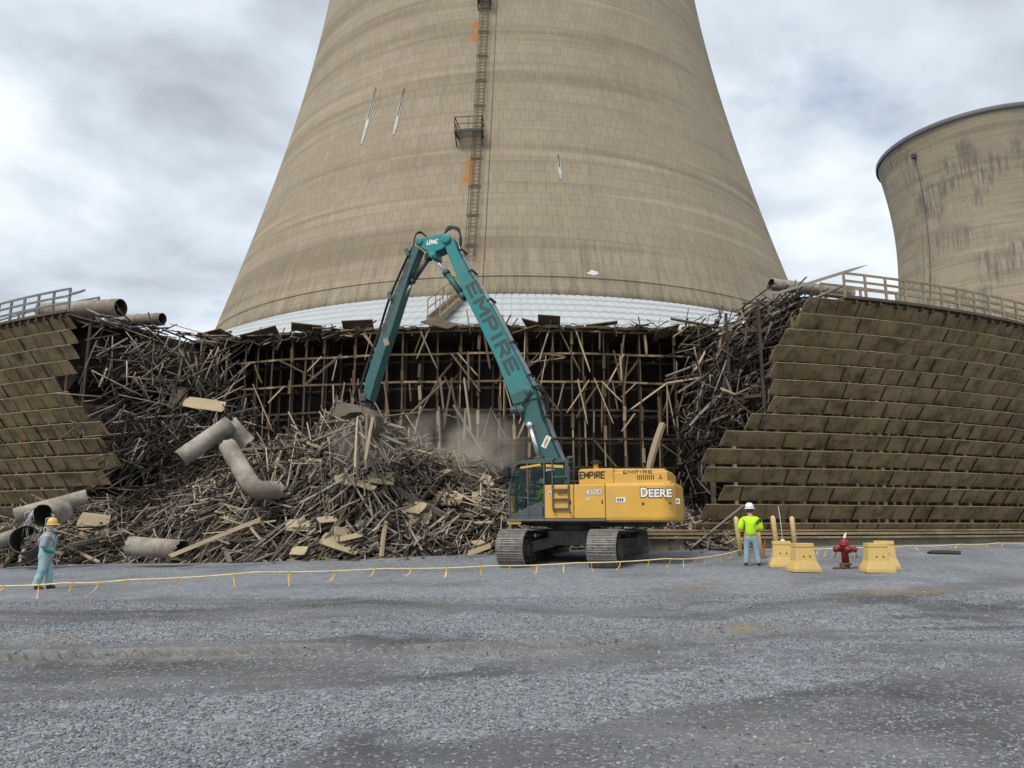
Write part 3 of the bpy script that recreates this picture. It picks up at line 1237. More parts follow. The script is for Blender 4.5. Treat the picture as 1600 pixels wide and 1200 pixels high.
    for j in range(n):
        a0, a1 = c0 + (th_far - c0) * j / n, c0 + (th_far - c0) * (j + 1) / n
        for (r0, r1, z0, z1) in ((48.6, 50.15, -.3, 1.02),):
            b.add([pol(r_, a_, z_) for a_ in (a0, a1) for r_ in (r0, r1) for z_ in (z0, z1)], BOXF)
    b.build('curb', M_concrete, root, world=True)
    b = MB()
    for j in range(n):
        a0, a1 = c0 + (th_far - c0) * j / n, c0 + (th_far - c0) * (j + 1) / n
        for (r0, r1, z0, z1) in ((48.6, 50.32, 1.024, 1.10), (48.6, 50.22, 1.16, 1.26), (48.6, 50.1, 1.30, 1.36)):
            b.add([pol(r_, a_, z_) for a_ in (a0, a1) for r_ in (r0, r1) for z_ in (z0, z1)], BOXF)
    b.build('sill', M_lip, root, world=True)
    return root


ends_r = [1272, 1257, 1234, 1216, 1213, 1210, 1207, 1170, 1128, 1098, 1097, 1122, 1092, 1078]
ends_l = [92, 98, 102, 100, 80, 104, 130, 162, 164, 188, 172, 120, 60, 40]
wall_r = louvre_wall(1, ends_r, 'brown louvred timber wall curving away behind the hydrant under a tan railing', 1318, R(52))
wall_l = louvre_wall(-1, ends_l, 'torn brown louvred timber wall behind the worker in the yellow hat, topped by a grey railing', 112, R(-52))

# ------------------------------------------------------------------ the stripped frame in the breach
RF = 43.0
A0, A1 = R(-20.2), R(12.2)
frame = thing('timber_frame', 'dark gutted timber frame of thin posts and beams under the white skirt of the tower', 'timber frame', pol(RF, 0, 0))
levels = [11.0, 9.85, 8.45, 7.05, 5.65, 4.25, 2.85, 1.45]
npost = 28
for i in range(npost):
    a = A0 + (A1 - A0) * (i + random.uniform(-.22, .22)) / (npost - 1)
    b = MB()
    tilt = random.uniform(-.25, .25) / RF
    ztop = ZT - .1 if random.random() < .8 else random.uniform(7.5, 10.5)
    w = random.uniform(.06, .10)
    lv = [1.0] + [z for z in sorted(levels) if 1.2 < z < ztop] + [ztop]
    for z0, z1 in zip(lv, lv[1:]):
        j0, j1 = random.uniform(-.03, .03), random.uniform(-.03, .03)
        b.beam(pol(RF + j0, a + tilt * z0 / 11, z0), pol(RF + j1, a + tilt * z1 / 11, z1 + .02), w, w, up=(0, 1, 0))
        if random.random() < .45:
            zz_ = random.uniform(z0 + .2, z1)
            b.beam(pol(RF + .08, a + tilt * z0 / 11 + random.uniform(-.05, .05) / RF, zz_ - .35), pol(RF + .08, a + tilt * z0 / 11, zz_ + .35), .15, .05, up=(0, 1, 0))
    b.build('post', M_frame, frame, world=True)
for i in range(npost - 1):
    a = A0 + (A1 - A0) * (i + .5 + random.uniform(-.15, .15)) / (npost - 1)
    b = MB()
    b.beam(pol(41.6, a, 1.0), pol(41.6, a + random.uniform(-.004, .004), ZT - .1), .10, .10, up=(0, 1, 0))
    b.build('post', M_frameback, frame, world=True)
for z in levels:
    n = 60
    pts = [pol(RF + .07, A0 + (A1 - A0) * i / n, z + .018 * math.sin(i * .5 + z)) for i in range(n + 1)]
    b = MB()
    sag = 0
    for i in range(n):
        b.beam(pts[i], pts[i + 1], .055, .10)
        if i < n - 1 and z < 10.5 and random.random() < .05:
            b.build('beam', M_frame if z > 8 else M_frameback, frame, world=True)
            b = MB()
    b.build('beam', M_frame if z > 8 else M_frameback, frame, world=True)
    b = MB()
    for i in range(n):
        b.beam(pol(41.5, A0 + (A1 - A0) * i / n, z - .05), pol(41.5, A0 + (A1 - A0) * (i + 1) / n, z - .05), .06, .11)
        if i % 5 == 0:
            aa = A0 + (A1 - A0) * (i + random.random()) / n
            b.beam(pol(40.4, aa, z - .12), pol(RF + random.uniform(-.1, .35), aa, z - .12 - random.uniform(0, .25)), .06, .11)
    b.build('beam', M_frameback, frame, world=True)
for i in range(9):
    a = random.uniform(A0, A1)
    z = random.choice(levels[1:6])
    b = MB()
    s = random.choice((-1, 1))
    b.beam(pol(RF - .5, a, z), pol(RF - .7, a + s * 1.1 / RF, z + 1.4), .05, .10)
    b.build('brace', random.choice((M_frame, M_frameback)), frame, world=True)
# deck strip left along the top, with a ragged front edge
b = MB()
n = 90
for i in range(n):
    a0, a1 = R(-24) + R(38) * i / n, R(-24) + R(38) * (i + 1) / n
    f = RF + .25 + random.uniform(-.15, .25)
    b.add([pol(r_, a_, z_) for a_ in (a0, a1) for r_ in (39.9, f) for z_ in (ZT - .02, ZT + .12)], BOXF)
b.build('deck', M_deck, frame, world=True)
for i in range(26):
    a = random.uniform(A0 - .04, A1 + .02)
    up = random.random()
    b = MB()
    r0 = RF + random.uniform(-.2, .5)
    rot = Euler((random.uniform(-.7, .5), random.uniform(-.35, .35), a + random.uniform(-.6, .6))).to_matrix()
    b.box(pol(r0, a, ZT + random.uniform(-.15, .3)), (random.uniform(.5, 1.7), random.uniform(.4, 1.1), .05), rot)
    b.build('deck_board', M_deck if up < .6 else M_frame, frame, world=True)
b = MB()
n = 110
for i in range(n):
    a0, a1 = R(-30) + R(52) * i / n, R(-30) + R(52) * (i + 1) / n
    r_ = 40.0 + (i % 2) * .03
    b.add([pol(rr, a_, z_) for a_ in (a0, a1) for rr in (r_ - .06, r_) for z_ in (0, ZT - .04)], BOXF)
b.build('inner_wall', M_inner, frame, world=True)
b = MB()
for z in np.arange(1.5, 7.0, .16):
    for i in range(40):
        if random.random() < .18:
            continue
        b.beam(pol(41.2, A0 + (A1 - A0) * i / 40, z), pol(41.2, A0 + (A1 - A0) * (i + 1) / 40, z), .016)
for a in np.linspace(A0, A1, 190):
    if random.random() < .12:
        continue
    b.beam(pol(41.22, a, 1.2), pol(41.22, a, random.choice((5.6, 7.0, 7.0))), .018)
b.build('wire_grid', M_wire, frame, world=True)

# ------------------------------------------------------------------ the heap of broken timber
HX = [-20, 0, 60, 120, 180, 250, 330, 400, 450, 500, 540, 590, 640, 680, 720, 760, 800, 850, 920, 1000, 1050, 1090, 1130, 1165]
HTOP = [845, 842, 815, 785, 760, 738, 720, 708, 698, 674, 652, 668, 695, 715, 728, 738, 750, 775, 795, 800, 800, 815, 838, 858]
HBASE = [887, 886, 884, 882, 881, 880, 879, 878, 877, 875, 874, 872, 869, 867, 866, 865, 864, 862, 860, 860, 860, 860, 860, 861]


def heap_cols(px):
    top = np.interp(px, HX, HTOP)
    base = np.interp(px, HX, HBASE)
    return top, base


_hc = {}
for px in range(-24, 1180, 4):
    top, base = heap_cols(px)
    gb = ground_at(px, base)
    Yb = gb.y
    Yc = Yb + np.interp(px, [-20, 250, 560, 800, 1000, 1160], [3.0, 5.0, 4.6, 5.0, 4.5, 1.2])
    tp = at(px, top, Yc)
    _hc[px] = (Yb, Yc, tp.z)
_hp = np.array(sorted(_hc))
_hv = np.array([_hc[p_] for p_ in _hp])


def heap_z(px, t):
    """column px (bearing) and t along it: 0 at the foot, 1 at the crest"""
    Yb, Yc, zc_ = (np.interp(px, _hp, _hv[:, i]) for i in range(3))
    Y = Yb + (Yc - Yb) * t
    kx = (px - 800) / 1200 * (math.cos(PITCH) + .02)
    X = kx * Y
    g0 = gz(X, Y)
    s = np.where(t <= 1, np.clip(t, 0, 1) ** .82, 1 - .12 * (t - 1))
    lump = (fbm(px / 55.0, t * 3.2, 91, 3) - .5) * 1.3 * np.clip(t * 4, 0, 1) * (zc_ - g0) / 4.5
    return X, Y, g0 + (zc_ - g0) * s + lump * np.where(t > .85, .4, 1)


pxs = np.arange(-24, 1180, 6.0)
ts = np.linspace(-.02, 2.0, 30)
PX, TS = np.meshgrid(pxs, ts)
hx, hy, hz = heap_z(PX, TS)
core = np.stack([hx, hy + .25, hz - .5 * np.clip(TS * 5, 0, 1)], -1)
n0, n1 = PX.shape
idx = np.arange(n0 * n1).reshape(n0, n1)
Fh = np.stack([idx[:-1, :-1], idx[:-1, 1:], idx[1:, 1:], idx[1:, :-1]], -1).reshape(-1, 4)
cme = np_mesh('heap_void_core', core.reshape(-1, 3), Fh, M_core)
tag(link(bpy.data.objects.new('heap_void_core', cme)), 'core under the broken timber, coloured near black for the shaded voids between sticks', 'rubble', kind='stuff')


def heap_frame(px, t):
    x0, y0, z0 = heap_z(px, t)
    x1, y1, z1 = heap_z(px + 6, t)
    x2, y2, z2 = heap_z(px, t + .06)
    p_ = np.stack([x0, y0, z0], -1)
    u = np.stack([x1, y1, z1], -1) - p_
    v = np.stack([x2, y2, z2], -1) - p_
    u /= np.linalg.norm(u, axis=-1, keepdims=True)
    nrm = np.cross(u, v)
    nrm /= np.linalg.norm(nrm, axis=-1, keepdims=True)
    v = np.cross(nrm, u)
    return p_, u, v, nrm


SV, SF = [], []
_cnt = 0


def sticks(C, D, L, W, T, roll=None):
    """many sawn sticks as boxes: centres, directions, lengths, widths, thicknesses"""
    global _cnt
    C, D = np.asarray(C), np.asarray(D)
    D = D / np.linalg.norm(D, axis=1, keepdims=True)
    rr = RNG.normal(size=D.shape)
    S = np.cross(D, rr)
    S /= np.linalg.norm(S, axis=1, keepdims=True)
    U = np.cross(S, D)
    n = len(C)
    vs = np.zeros((n, 8, 3))
    i = 0
    for a in (-.5, .5):
        for b_ in (-.5, .5):
            for c in (-.5, .5):
                jag = 1 + (RNG.random(n) - .5) * .12
                vs[:, i] = C + D * (a * L * jag)[:, None] + S * (b_ * W)[:, None] + U * (c * T)[:, None]
                i += 1
    SV.append(vs.reshape(-1, 3))
    SF.append((np.array(BOXF)[None] + (_cnt + np.arange(n) * 8)[:, None, None]).reshape(-1, 4))
    _cnt += n * 8


def heap_sticks(n, p0, p1, t0, t1, lmin, lmax, w0, w1, lift, stick_out=.3, bias=None):
    px = RNG.uniform(p0, p1, n)
    t_ = t0 + (t1 - t0) * RNG.random(n)
    p_, u, v, nr = heap_frame(px, t_)
    a = RNG.uniform(0, math.pi, n)
    fld = (fbm(px / 75.0, t_ * 3.0, 131, 2) - .2) * 5.2
    a = np.where(RNG.random(n) < .62, RNG.normal(0, .28, n) + fld, a)
    if bias is not None:
        k = RNG.random(n) < .6
        a = np.where(k, RNG.normal(bias, .35, n), a)
    D = u * np.cos(a)[:, None] + v * np.sin(a)[:, None] + nr * RNG.normal(0, stick_out, n)[:, None]
    L = lmin + (lmax - lmin) * RNG.random(n) ** 1.9
    return p_ + nr * (RNG.normal(0, lift, n) - .05)[:, None], D, L, RNG.uniform(w0, w1, n), RNG.uniform(.018, .045, n)


for args in ((3400, -10, 830, .02, 1.1, .6, 3.6, .03, .085, .19),
             (1700, 120, 800, .3, 1.12, .4, 2.6, .025, .055, .27, .5),
             (1100, 20, 420, .05, .8, 1.2, 3.8, .03, .075, .18, .2, .75),
             (900, 420, 640, .5, 1.15, .6, 2.6, .03, .06, .3, .5, .9),
             (900, 620, 830, .35, 1.15, .5, 2.2, .025, .055, .2, .5),
             (260, -10, 1100, .0, 1.0, .25, .9, .14, .38, .16, .4),
             (1100, 820, 1160, .02, 1.15, .4, 2.4, .04, .09, .16, .35),
             (200, 980, 1090, .5, 1.2, .5, 2.0, .03, .07, .3, .6),
             (420, -10, 840, -.05, .06, .5, 2.5, .05, .10, .03, .05),
             (110, -10, 780, -.17, -.03, .3, 1.8, .04, .12, .012, .03)):
    sticks(*heap_sticks(*args))

# small broken lath hanging and wedged inside the two torn ends of the ring


def patch_sticks(n, quad, spread, lmin, lmax, w0, w1, bias, bsd, dens=None):
    q = [np.array(c) for c in quad]
    u, v = RNG.random(n), RNG.random(n)
    if dens:
        v = v ** dens
    p_ = (q[0][None] * ((1 - u) * (1 - v))[:, None] + q[1][None] * (u * (1 - v))[:, None] + q[2][None] * (u * v)[:, None] + q[3][None] * ((1 - u) * v)[:, None])
    p_ += RNG.normal(0, spread, (n, 3))
    ex = (q[1] - q[0]) / np.linalg.norm(q[1] - q[0])
    a = RNG.normal(bias, bsd, n)
    D = ex[None] * np.cos(a)[:, None] + np.array([0, 0, 1.0])[None] * np.sin(a)[:, None] + RNG.normal(0, .3, (n, 3))
    L = lmin + (lmax - lmin) * RNG.random(n) ** 1.8
    return p_, D, L, RNG.uniform(w0, w1, n), RNG.uniform(.02, .05, n)


def P3(px, py, Y):
    return tuple(at(px, py, Y))


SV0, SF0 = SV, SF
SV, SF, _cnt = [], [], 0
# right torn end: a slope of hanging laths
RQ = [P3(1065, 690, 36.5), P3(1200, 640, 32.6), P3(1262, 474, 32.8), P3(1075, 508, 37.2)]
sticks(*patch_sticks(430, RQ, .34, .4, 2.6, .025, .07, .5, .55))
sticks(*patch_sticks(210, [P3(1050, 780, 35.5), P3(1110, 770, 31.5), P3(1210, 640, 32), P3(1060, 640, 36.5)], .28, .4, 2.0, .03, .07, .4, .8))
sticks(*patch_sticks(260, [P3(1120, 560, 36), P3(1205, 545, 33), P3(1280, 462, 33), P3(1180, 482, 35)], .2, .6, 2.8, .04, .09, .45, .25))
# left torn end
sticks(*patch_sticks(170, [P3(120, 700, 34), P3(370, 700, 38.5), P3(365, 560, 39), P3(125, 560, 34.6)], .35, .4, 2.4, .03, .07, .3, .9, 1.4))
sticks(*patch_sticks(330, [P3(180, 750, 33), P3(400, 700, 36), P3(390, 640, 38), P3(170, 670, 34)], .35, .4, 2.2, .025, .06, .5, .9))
me_ = np_mesh('fill_debris', np.concatenate(SV), np.concatenate(SF), M_shadedlath)
tag(link(bpy.data.objects.new('fill_debris', me_)), 'laths coloured dark for cavity shade, tangled inside the two torn ring ends', 'debris', kind='stuff')
_cnt = sum(len(v) for v in SV0)
SV, SF = SV0, SF0
sticks(*patch_sticks(150, RQ, .3, .5, 2.6, .03, .07, .5, .55))
sticks(*patch_sticks(90, [P3(180, 750, 33), P3(400, 700, 36), P3(390, 640, 38), P3(170, 670, 34)], .35, .4, 2.2, .025, .06, .5, .9))
sticks(*patch_sticks(190, [P3(125, 690, 33.8), P3(375, 690, 38), P3(372, 560, 38.6), P3(128, 530, 34.2)], .3, .5, 2.8, .03, .075, .35, .75))
sticks(*patch_sticks(70, [P3(130, 600, 33.8), P3(370, 600, 38.2), P3(372, 548, 38.6), P3(128, 520, 34.2)], .2, .8, 3.0, .035, .08, 1.4, .5))
sticks(*patch_sticks(60, [P3(120, 505, 34.5), P3(370, 545, 39), P3(370, 530, 39), P3(130, 490, 34.5)], .15, .6, 2.5, .04, .09, -.1, .25))
# splinters along the top edge of the frame
sticks(*patch_sticks(60, [P3(380, 540, 39), P3(560, 522, 37.3), P3(560, 512, 37.3), P3(380, 530, 39)], .12, .4, 1.5, .03, .07, .1, .5))
sticks(*patch_sticks(60, [P3(550, 515, 36.9), P3(1060, 515, 37), P3(1060, 505, 37), P3(550, 505, 36.9)], .12, .3, 1.4, .03, .07, .1, .6))
deb = np_mesh('timber_debris', np.concatenate(SV), np.concatenate(SF), M_debris)
tag(link(bpy.data.objects.new('timber_debris', deb)), 'mass of small broken laths and splinters filling the demolition heap', 'debris', kind='stuff')

# broken timbers one can pick out: ten shapes, copied
PL = []
for i in range(10):
    b = MB()
    w, th_ = random.uniform(.9, 1.1), random.uniform(.35, .9)
    nseg = 6
    bend = random.uniform(-.02, .03)
    vs, fs = [], []
    for s in range(nseg + 1):
        x = -.5 + s / nseg
        z = bend * (1 - (2 * x) ** 2)
        tp = 1.0
        if s == nseg:
            tp = random.uniform(.25, .8)
        vs += [(x + random.uniform(-.03, .03) * (s in (0, nseg)), -w / 2 * tp, z * 7 - th_ / 2), (x + random.uniform(-.05, .05) * (s in (0, nseg)), w / 2 * tp * random.uniform(.8, 1), z * 7 - th_ / 2),
               (x + random.uniform(-.03, .03) * (s in (0, nseg)), w / 2 * tp, z * 7 + th_ / 2), (x + random.uniform(-.05, .05) * (s in (0, nseg)), -w / 2 * tp, z * 7 + th_ / 2)]
        if s:
            o_ = 4 * (s - 1)
            fs += [(o_ + e, o_ + (e + 1) % 4, o_ + 4 + (e + 1) % 4, o_ + 4 + e) for e in range(4)]
    fs += [(3, 2, 1, 0), tuple(4 * nseg + e for e in range(4))]
    mlist = {}
    for col in M_plank:
        me = bpy.data.meshes.new('broken_timber')
        me.from_pydata(vs, [], fs)
        me.materials.append(M_plank[col])
        bm = bmesh.new()
        bm.from_mesh(me)
        bmesh.ops.recalc_face_normals(bm, faces=bm.faces)
        bm.to_mesh(me)
        bm.free()
        mlist[col] = me
    PL.append(mlist)


def to_px(p_):
    q = p_[2] - 1.6
    c, s = math.cos(PITCH), math.sin(PITCH)
    zc_ = p_[1] * c + q * s
    return 800 + 1200 * p_[0] / zc_, 600 - 1200 * (q * c - p_[1] * s) / zc_


def timber(c, d_, L, w, col, where, group, name='broken_timber'):
    me = random.choice(PL)[col]
    o = bpy.data.objects.new(name, me)
    COL.objects.link(o)
    d_ = Vector(d_).normalized()
    q = d_.to_track_quat('X', 'Z') @ Euler((random.uniform(0, 6.28), 0, 0)).to_quaternion()
    o.rotation_mode = 'QUATERNION'
    o.rotation_quaternion = q
    o.location = c
    o.scale = (L, w, w)
    a0, a1 = to_px(Vector(c) - d_ * L / 2), to_px(Vector(c) + d_ * L / 2)
    dx, dy = a1[0] - a0[0], a1[1] - a0[1]
    if dx < 0:
        dx, dy = -dx, -dy
    an = math.degrees(math.atan2(-dy, dx))
    lean = 'level' if abs(an) < 16 else ('upright' if abs(an) > 68 else ('rising right' if an > 0 else 'rising left'))
    siz = 'very long' if L > 2.9 else ('long' if L > 2.0 else ('mid length' if L > 1.25 else 'short'))
    o['label'] = f'{siz} {col} timber {lean} {where}'
    o['category'] = 'timber'
    o['group'] = group
    return o


def where_heap(px, py):
    v = 'at the heap foot' if py > 835 else ('midway up the heap' if py > 760 else 'high on the heap')
    if px < 150:
        h = 'behind the grey worker'
    elif px < 290:
        h = 'left of the bent pipe'
    elif px < 430:
        h = 'below the bent pipe'
    elif px < 530:
        h = 'left of the grapple'
    elif px < 650:
        h = 'beneath the grapple'
    elif px < 790:
        h = 'left of the cab'
    else:
        h = 'behind the excavator'
    return v + ' ' + h


for i in range(250):
    px = float(RNG.uniform(20, 800)) if i < 215 else float(RNG.uniform(800, 1140))
    t_ = float(RNG.random() ** .8 * 1.05)
    p_, u, v, nr = heap_frame(np.array([px]), np.array([t_]))
    a = random.uniform(0, math.pi)
    if px < 400 and random.random() < .6:
        a = random.gauss(.8, .25)
    D = u[0] * math.cos(a) + v[0] * math.sin(a) + nr[0] * random.gauss(0, .22)
    L = random.uniform(1.0, 3.6)
    c = p_[0] + nr[0] * (.10 + random.uniform(-.05, .15))
    col = random.choices(['grey', 'brown', 'pale', 'dark'], [6, 2.4, 2.4, 1.2])[0]
    dz = abs(D[2] / np.linalg.norm(D)) * L / 2
    c[2] = max(c[2], float(gz(c[0], c[1])) + dz * .7 + .05)
    timber(c, D, L, random.uniform(.05, .11) if random.random() < .75 else random.uniform(.13, .20), col, where_heap(*to_px(c)), 'broken timbers lying on the heap')

# timbers still hanging in the stripped frame
for i in range(92):
    a = random.uniform(A0 + .01, A1 - .005)
    z = random.choice(levels[:4]) - random.uniform(0, .3)
    L = random.uniform(.9, 2.6)
    an = random.gauss(0, .42)
    if random.random() < .15:
        an = random.uniform(-1.5, 1.5)
    d_ = Vector((math.sin(an), random.uniform(-.25, .1), -math.cos(an)))
    c = pol(RF + random.uniform(.1, .35), a, z) + d_ * L * .42
    px, py = to_px(c)
    h = ('at the left edge' if px < 420 else 'left of the stick' if px < 585 else 'between stick and boom' if px < 740 else
         'just right of the boom' if px < 900 else 'above the engine hood' if px < 1000 else 'by the right hand laths')
    v = 'from the top beam' if z > 10.5 else 'from the second beam' if z > 9.3 else 'from the third beam' if z > 7.9 else 'from the fourth beam'
    timber(c, d_, L, random.uniform(.05, .10), random.choices(['pale', 'brown', 'grey'], [4, 4, 2])[0], f'hanging {v} {h}', 'timbers hanging in the stripped frame', 'hanging_timber')
for i in range(26):
    u, v = random.random(), random.random()
    q = [Vector(c) for c in RQ]
    c = q[0] * (1 - u) * (1 - v) + q[1] * u * (1 - v) + q[2] * u * v + q[3] * (1 - u) * v + Vector((0, -.35, 0))
    an = random.gauss(.6, .5)
    timber(c, (math.cos(an), random.uniform(-.3, .3), math.sin(an)), random.uniform(1.2, 3.2), random.uniform(.07, .13), random.choices(['grey', 'brown', 'pale'], [4, 3, 3])[0],
           ('high' if v > .5 else 'low') + ' in the laths of the torn right ring end', 'timbers tangled in the torn end of the ring')
# a stout pole leaning behind the engine hood
for (a, bb, Y, w, col, lab) in (((1036, 662), (1014, 735), 32.3, .30, 'pale', 'stout pale round edged post leaning behind the engine hood'),
                                ((268, 868), (405, 812), 28.2, .2, 'pale', 'long pale beam sloping up right from the foot of the heap'),
                                ((1206, 461), (1352, 415), 31.7, .11, 'grey', 'long grey rail rising right past the end of the right hand railing'),
                                ((1262, 470), (1318, 446), 31.7, .10, 'grey', 'shorter grey rail slanting up to the end post of the right railing'),
                                ((108, 460), (133, 453), 33.6, .09, 'grey', 'short rail end sticking out right from the left railing'),
                                ((0, 884), (222, 878), 29.6, .22, 'brown', 'long brown pole lying level on the gravel behind the grey clad worker'),
                                ((1395, 866), (1362, 869), 28.5, .12, 'dark', 'small dark batten lying on the gravel right of the barriers')):
    p0, p1 = at(*a, Y), at(*bb, Y + (1.2 if Y == 31.7 else 0))
    if lab.startswith('small'):
        p0, p1 = ground_at(1500, 867), ground_at(1450, 866)
        p0.z += .06
        p1.z += .06
    if 'gravel behind' in lab:
        p0, p1 = ground_at(0, 884), ground_at(222, 878)
        p0.z += .12
        p1.z += .12
        p0 -= Vector((.0, .25, 0))
        p1 -= Vector((.0, .25, 0))
    o = timber((p0 + p1) / 2, p1 - p0, (p1 - p0).length, w, col, '', 'single large timbers', 'broken_timber')
    o['label'] = lab

# plywood sheets
PLY = [(278, 622, 37.0, .8, 1.25, 'torn pale plywood sheet standing upright in the cavity above the bent pipe', (1.4, .12, .25)),
       (320, 632, 36.4, 2.0, .75, 'long pale plywood sheet lying tilted on the ledge above the bent pipe', (.95, .12, .15)),
       (700, 783, 0, 1.3, .75, 'broad pale board lying face up on the heap left of the cab', (.75, .05, -.1)),
       (595, 752, 0, 1.3, .7, 'pale board lying high on the heap under the grapple', (.6, .1, .25)),
       (645, 795, 0, 1.3, .65, 'bent pale board sliding down the middle of the heap', (.8, .1, -.5)),
       (660, 812, 0, .8, .55, 'small pale board below the bent board', (.9, .1, -.2)),
       (473, 824, 0, 1.3, .6, 'rust stained pale board in the lower middle of the heap', (.9, .05, .15)),
       (533, 852, 0, 1.5, .8, 'big pale sheet at the foot of the heap under the grapple', (.7, .3, .4)),
       (462, 872, 0, 1.3, .5, 'flat pale board on the gravel at the foot of the heap', (.1, .0, .05)),
       (640, 866, 0, 1.7, .6, 'two toned thin board flat on the gravel left of the tracks', (.1, .0, -.1)),
       (282, 873, 0, .9, .5, 'small torn sheet leaning at the foot of the heap by the lower pipe', (.35, .1, .3)),
       (746, 780, 0, .5, .55, 'small square pale board close to the cab mirror', (1.0, .1, .3)),
       (823, 820, 0, .7, .4, 'pale board showing between cab and left track', (.8, .2, .2)),
       (150, 823, 0, 1.3, 1.2, 'stained yellowish sheet leaning inside the left heap', (1.1, .1, .4)),
       (1138, 612, 33.5, .8, .4, 'fan of pale split board caught in the right hand laths', (.6, .2, .5)),
       (495, 700, 0, .9, .3, 'narrow pale board left of the grapple load', (.7, .3, .7))]
rp = random.Random(5)
for i in range(26):
    px, py = rp.uniform(120, 790), rp.uniform(735, 868)
    sh = rp.choice(('small squarish', 'narrow split', 'torn'))
    w, h = {'small squarish': (.5, .45), 'narrow split': (1.1, .22), 'torn': (.8, .4)}[sh]
    PLY.append((px, py, 0, w, h, f'{sh} pale board lying {where_heap(px, py)}', (rp.uniform(.3, 1.2), rp.uniform(-.3, .3), rp.uniform(-1, 1))))
for (px, py, Y, w, h, lab, rot) in PLY:
    if Y:
        c = at(px, py, Y)
    else:
        d_ = ray(px, py)
        c = None
        t_ = 15.0
        while t_ < 45:
            q = EYE + d_ * t_
            yb, yc, zt = (np.interp(px, _hp, _hv[:, i]) for i in range(3))
            tt = (q.y - yb) / (yc - yb)
            hz_ = float(heap_z(np.array(float(px)), np.array(float(tt)))[2]) if tt > 0 else float(gz(q.x, q.y))
            if q.z <= hz_ + .16:
                c = q
                break
            t_ += .03
        if c is None:
            c = ground_at(px, py)
        c = c + Vector((0, -.22, .06))
        if rot[0] < .2:
            c = ground_at(px, py) + Vector((0, 0, .06))
    b = MB()
    M3 = Euler(rot).to_matrix()
    n = 12
    poly = []
    for i in range(n):
        a = 2 * math.pi * i / n + .2
        sx_, sz_ = math.cos(a), math.sin(a)
        k_ = 1 / max(abs(sx_), abs(sz_))
        poly.append((sx_ * k_ * w / 2 * random.uniform(.86, 1.0), sz_ * k_ * h / 2 * random.uniform(.86, 1.0)))
    b.prism(poly, -.022, .022, 0, lambda x, y, z, M3=M3, c=c: c + M3 @ Vector((x, z, y)))
    o = b.build('plywood_sheet', M_ply)
    tag(o, lab, 'board', 'pale sheets and boards on the heap')


# ------------------------------------------------------------------ big broken pipes
def pipe(pts, r, lab, jag=0.0, mat=None, bore_end=None, thick=.03, frays=0):
    pts = [Vector(p_) for p_ in pts]
    n = 28
    vs, fs = [], []
    dens = []
    for p0, p1 in zip(pts, pts[1:]):
        k_ = max(2, int((p1 - p0).length / .35))
        dens += [p0.lerp(p1, i / k_) for i in range(k_)]
    dens.append(pts[-1])
    K = len(dens)
    ref = None
    rings = []
    for i, p_ in enumerate(dens):
        d_ = (dens[min(i + 1, K - 1)] - dens[max(i - 1, 0)]).normalized()
        if ref is None:
            ref = Vector((0, 0, 1)) if abs(d_.z) < .9 else Vector((0, 1, 0))
        x = d_.cross(ref).normalized()
        y = x.cross(d_).normalized()
        ref = y
        rings.append((p_, d_, x, y))
    jg = [random.uniform(-jag, jag) for _ in range(n)]
    for rad in (r, r - thick):
        for i, (p_, d_, x, y) in enumerate(rings):
            for q in range(n):
                a = 2 * math.pi * q / n
                e = d_ * jg[q] if i in (0, K - 1) else Vector()
                vs.append(p_ + e + (x * math.cos(a) + y * math.sin(a)) * rad * (1 + .012 * math.sin(i * 1.7 + a * 2)))
    off = K * n
    mi = []
    for i in range(K - 1):
        for q in range(n):
            a, c = i * n + q, i * n + (q + 1) % n
            fs.append((a, c, c + n, a + n))
            mi.append(0)
            fs.append((a + off, a + n + off, c + n + off, c + off))
            mi.append(1)
    for i in (0, K - 1):
        for q in range(n):
            a, c = i * n + q, i * n + (q + 1) % n
            fs.append((a, a + off, c + off, c))
            mi.append(0)
    b = MB()
    b.add(vs, fs, 0, True)
    b.m = mi
    # coupling bands
    for f in (.12, .55):
        i = int(f * (K - 1))
        p_, d_, x, y = rings[i]
        if K > 8 and not jag:
            b.tube([p_ - d_ * .06, p_ + d_ * .06], r + .012, n, False)
    o = b.build('broken_pipe', [mat or M_pipe, M_pipein], flip=False)
    tag(o, lab, 'pipe', 'broken large pipes')
    if frays:
        b = MB()
        p_, d_, x, y = rings[0]
        for q in range(frays):
            a = random.uniform(2.4, 6.6)
            s = p_ + (x * math.cos(a) + y * math.sin(a)) * r - o.location
            tip = s + Vector((random.uniform(-.2, .2), random.uniform(-.25, 0), -random.uniform(.3, .9)))
            b.tube([s, (s + tip) / 2 + Vector((random.uniform(-.1, .1), -.12, .1)), tip], [.02, .016, .006], 4)
        b.build('frayed_fibres', M_beard, o)
    return o


def deckpipe(a, bb, r):
    pa = pol(*a, ZT + .22 + r)
    pb = pol(*bb, ZT + .22 + r)
    return [pa, pb]


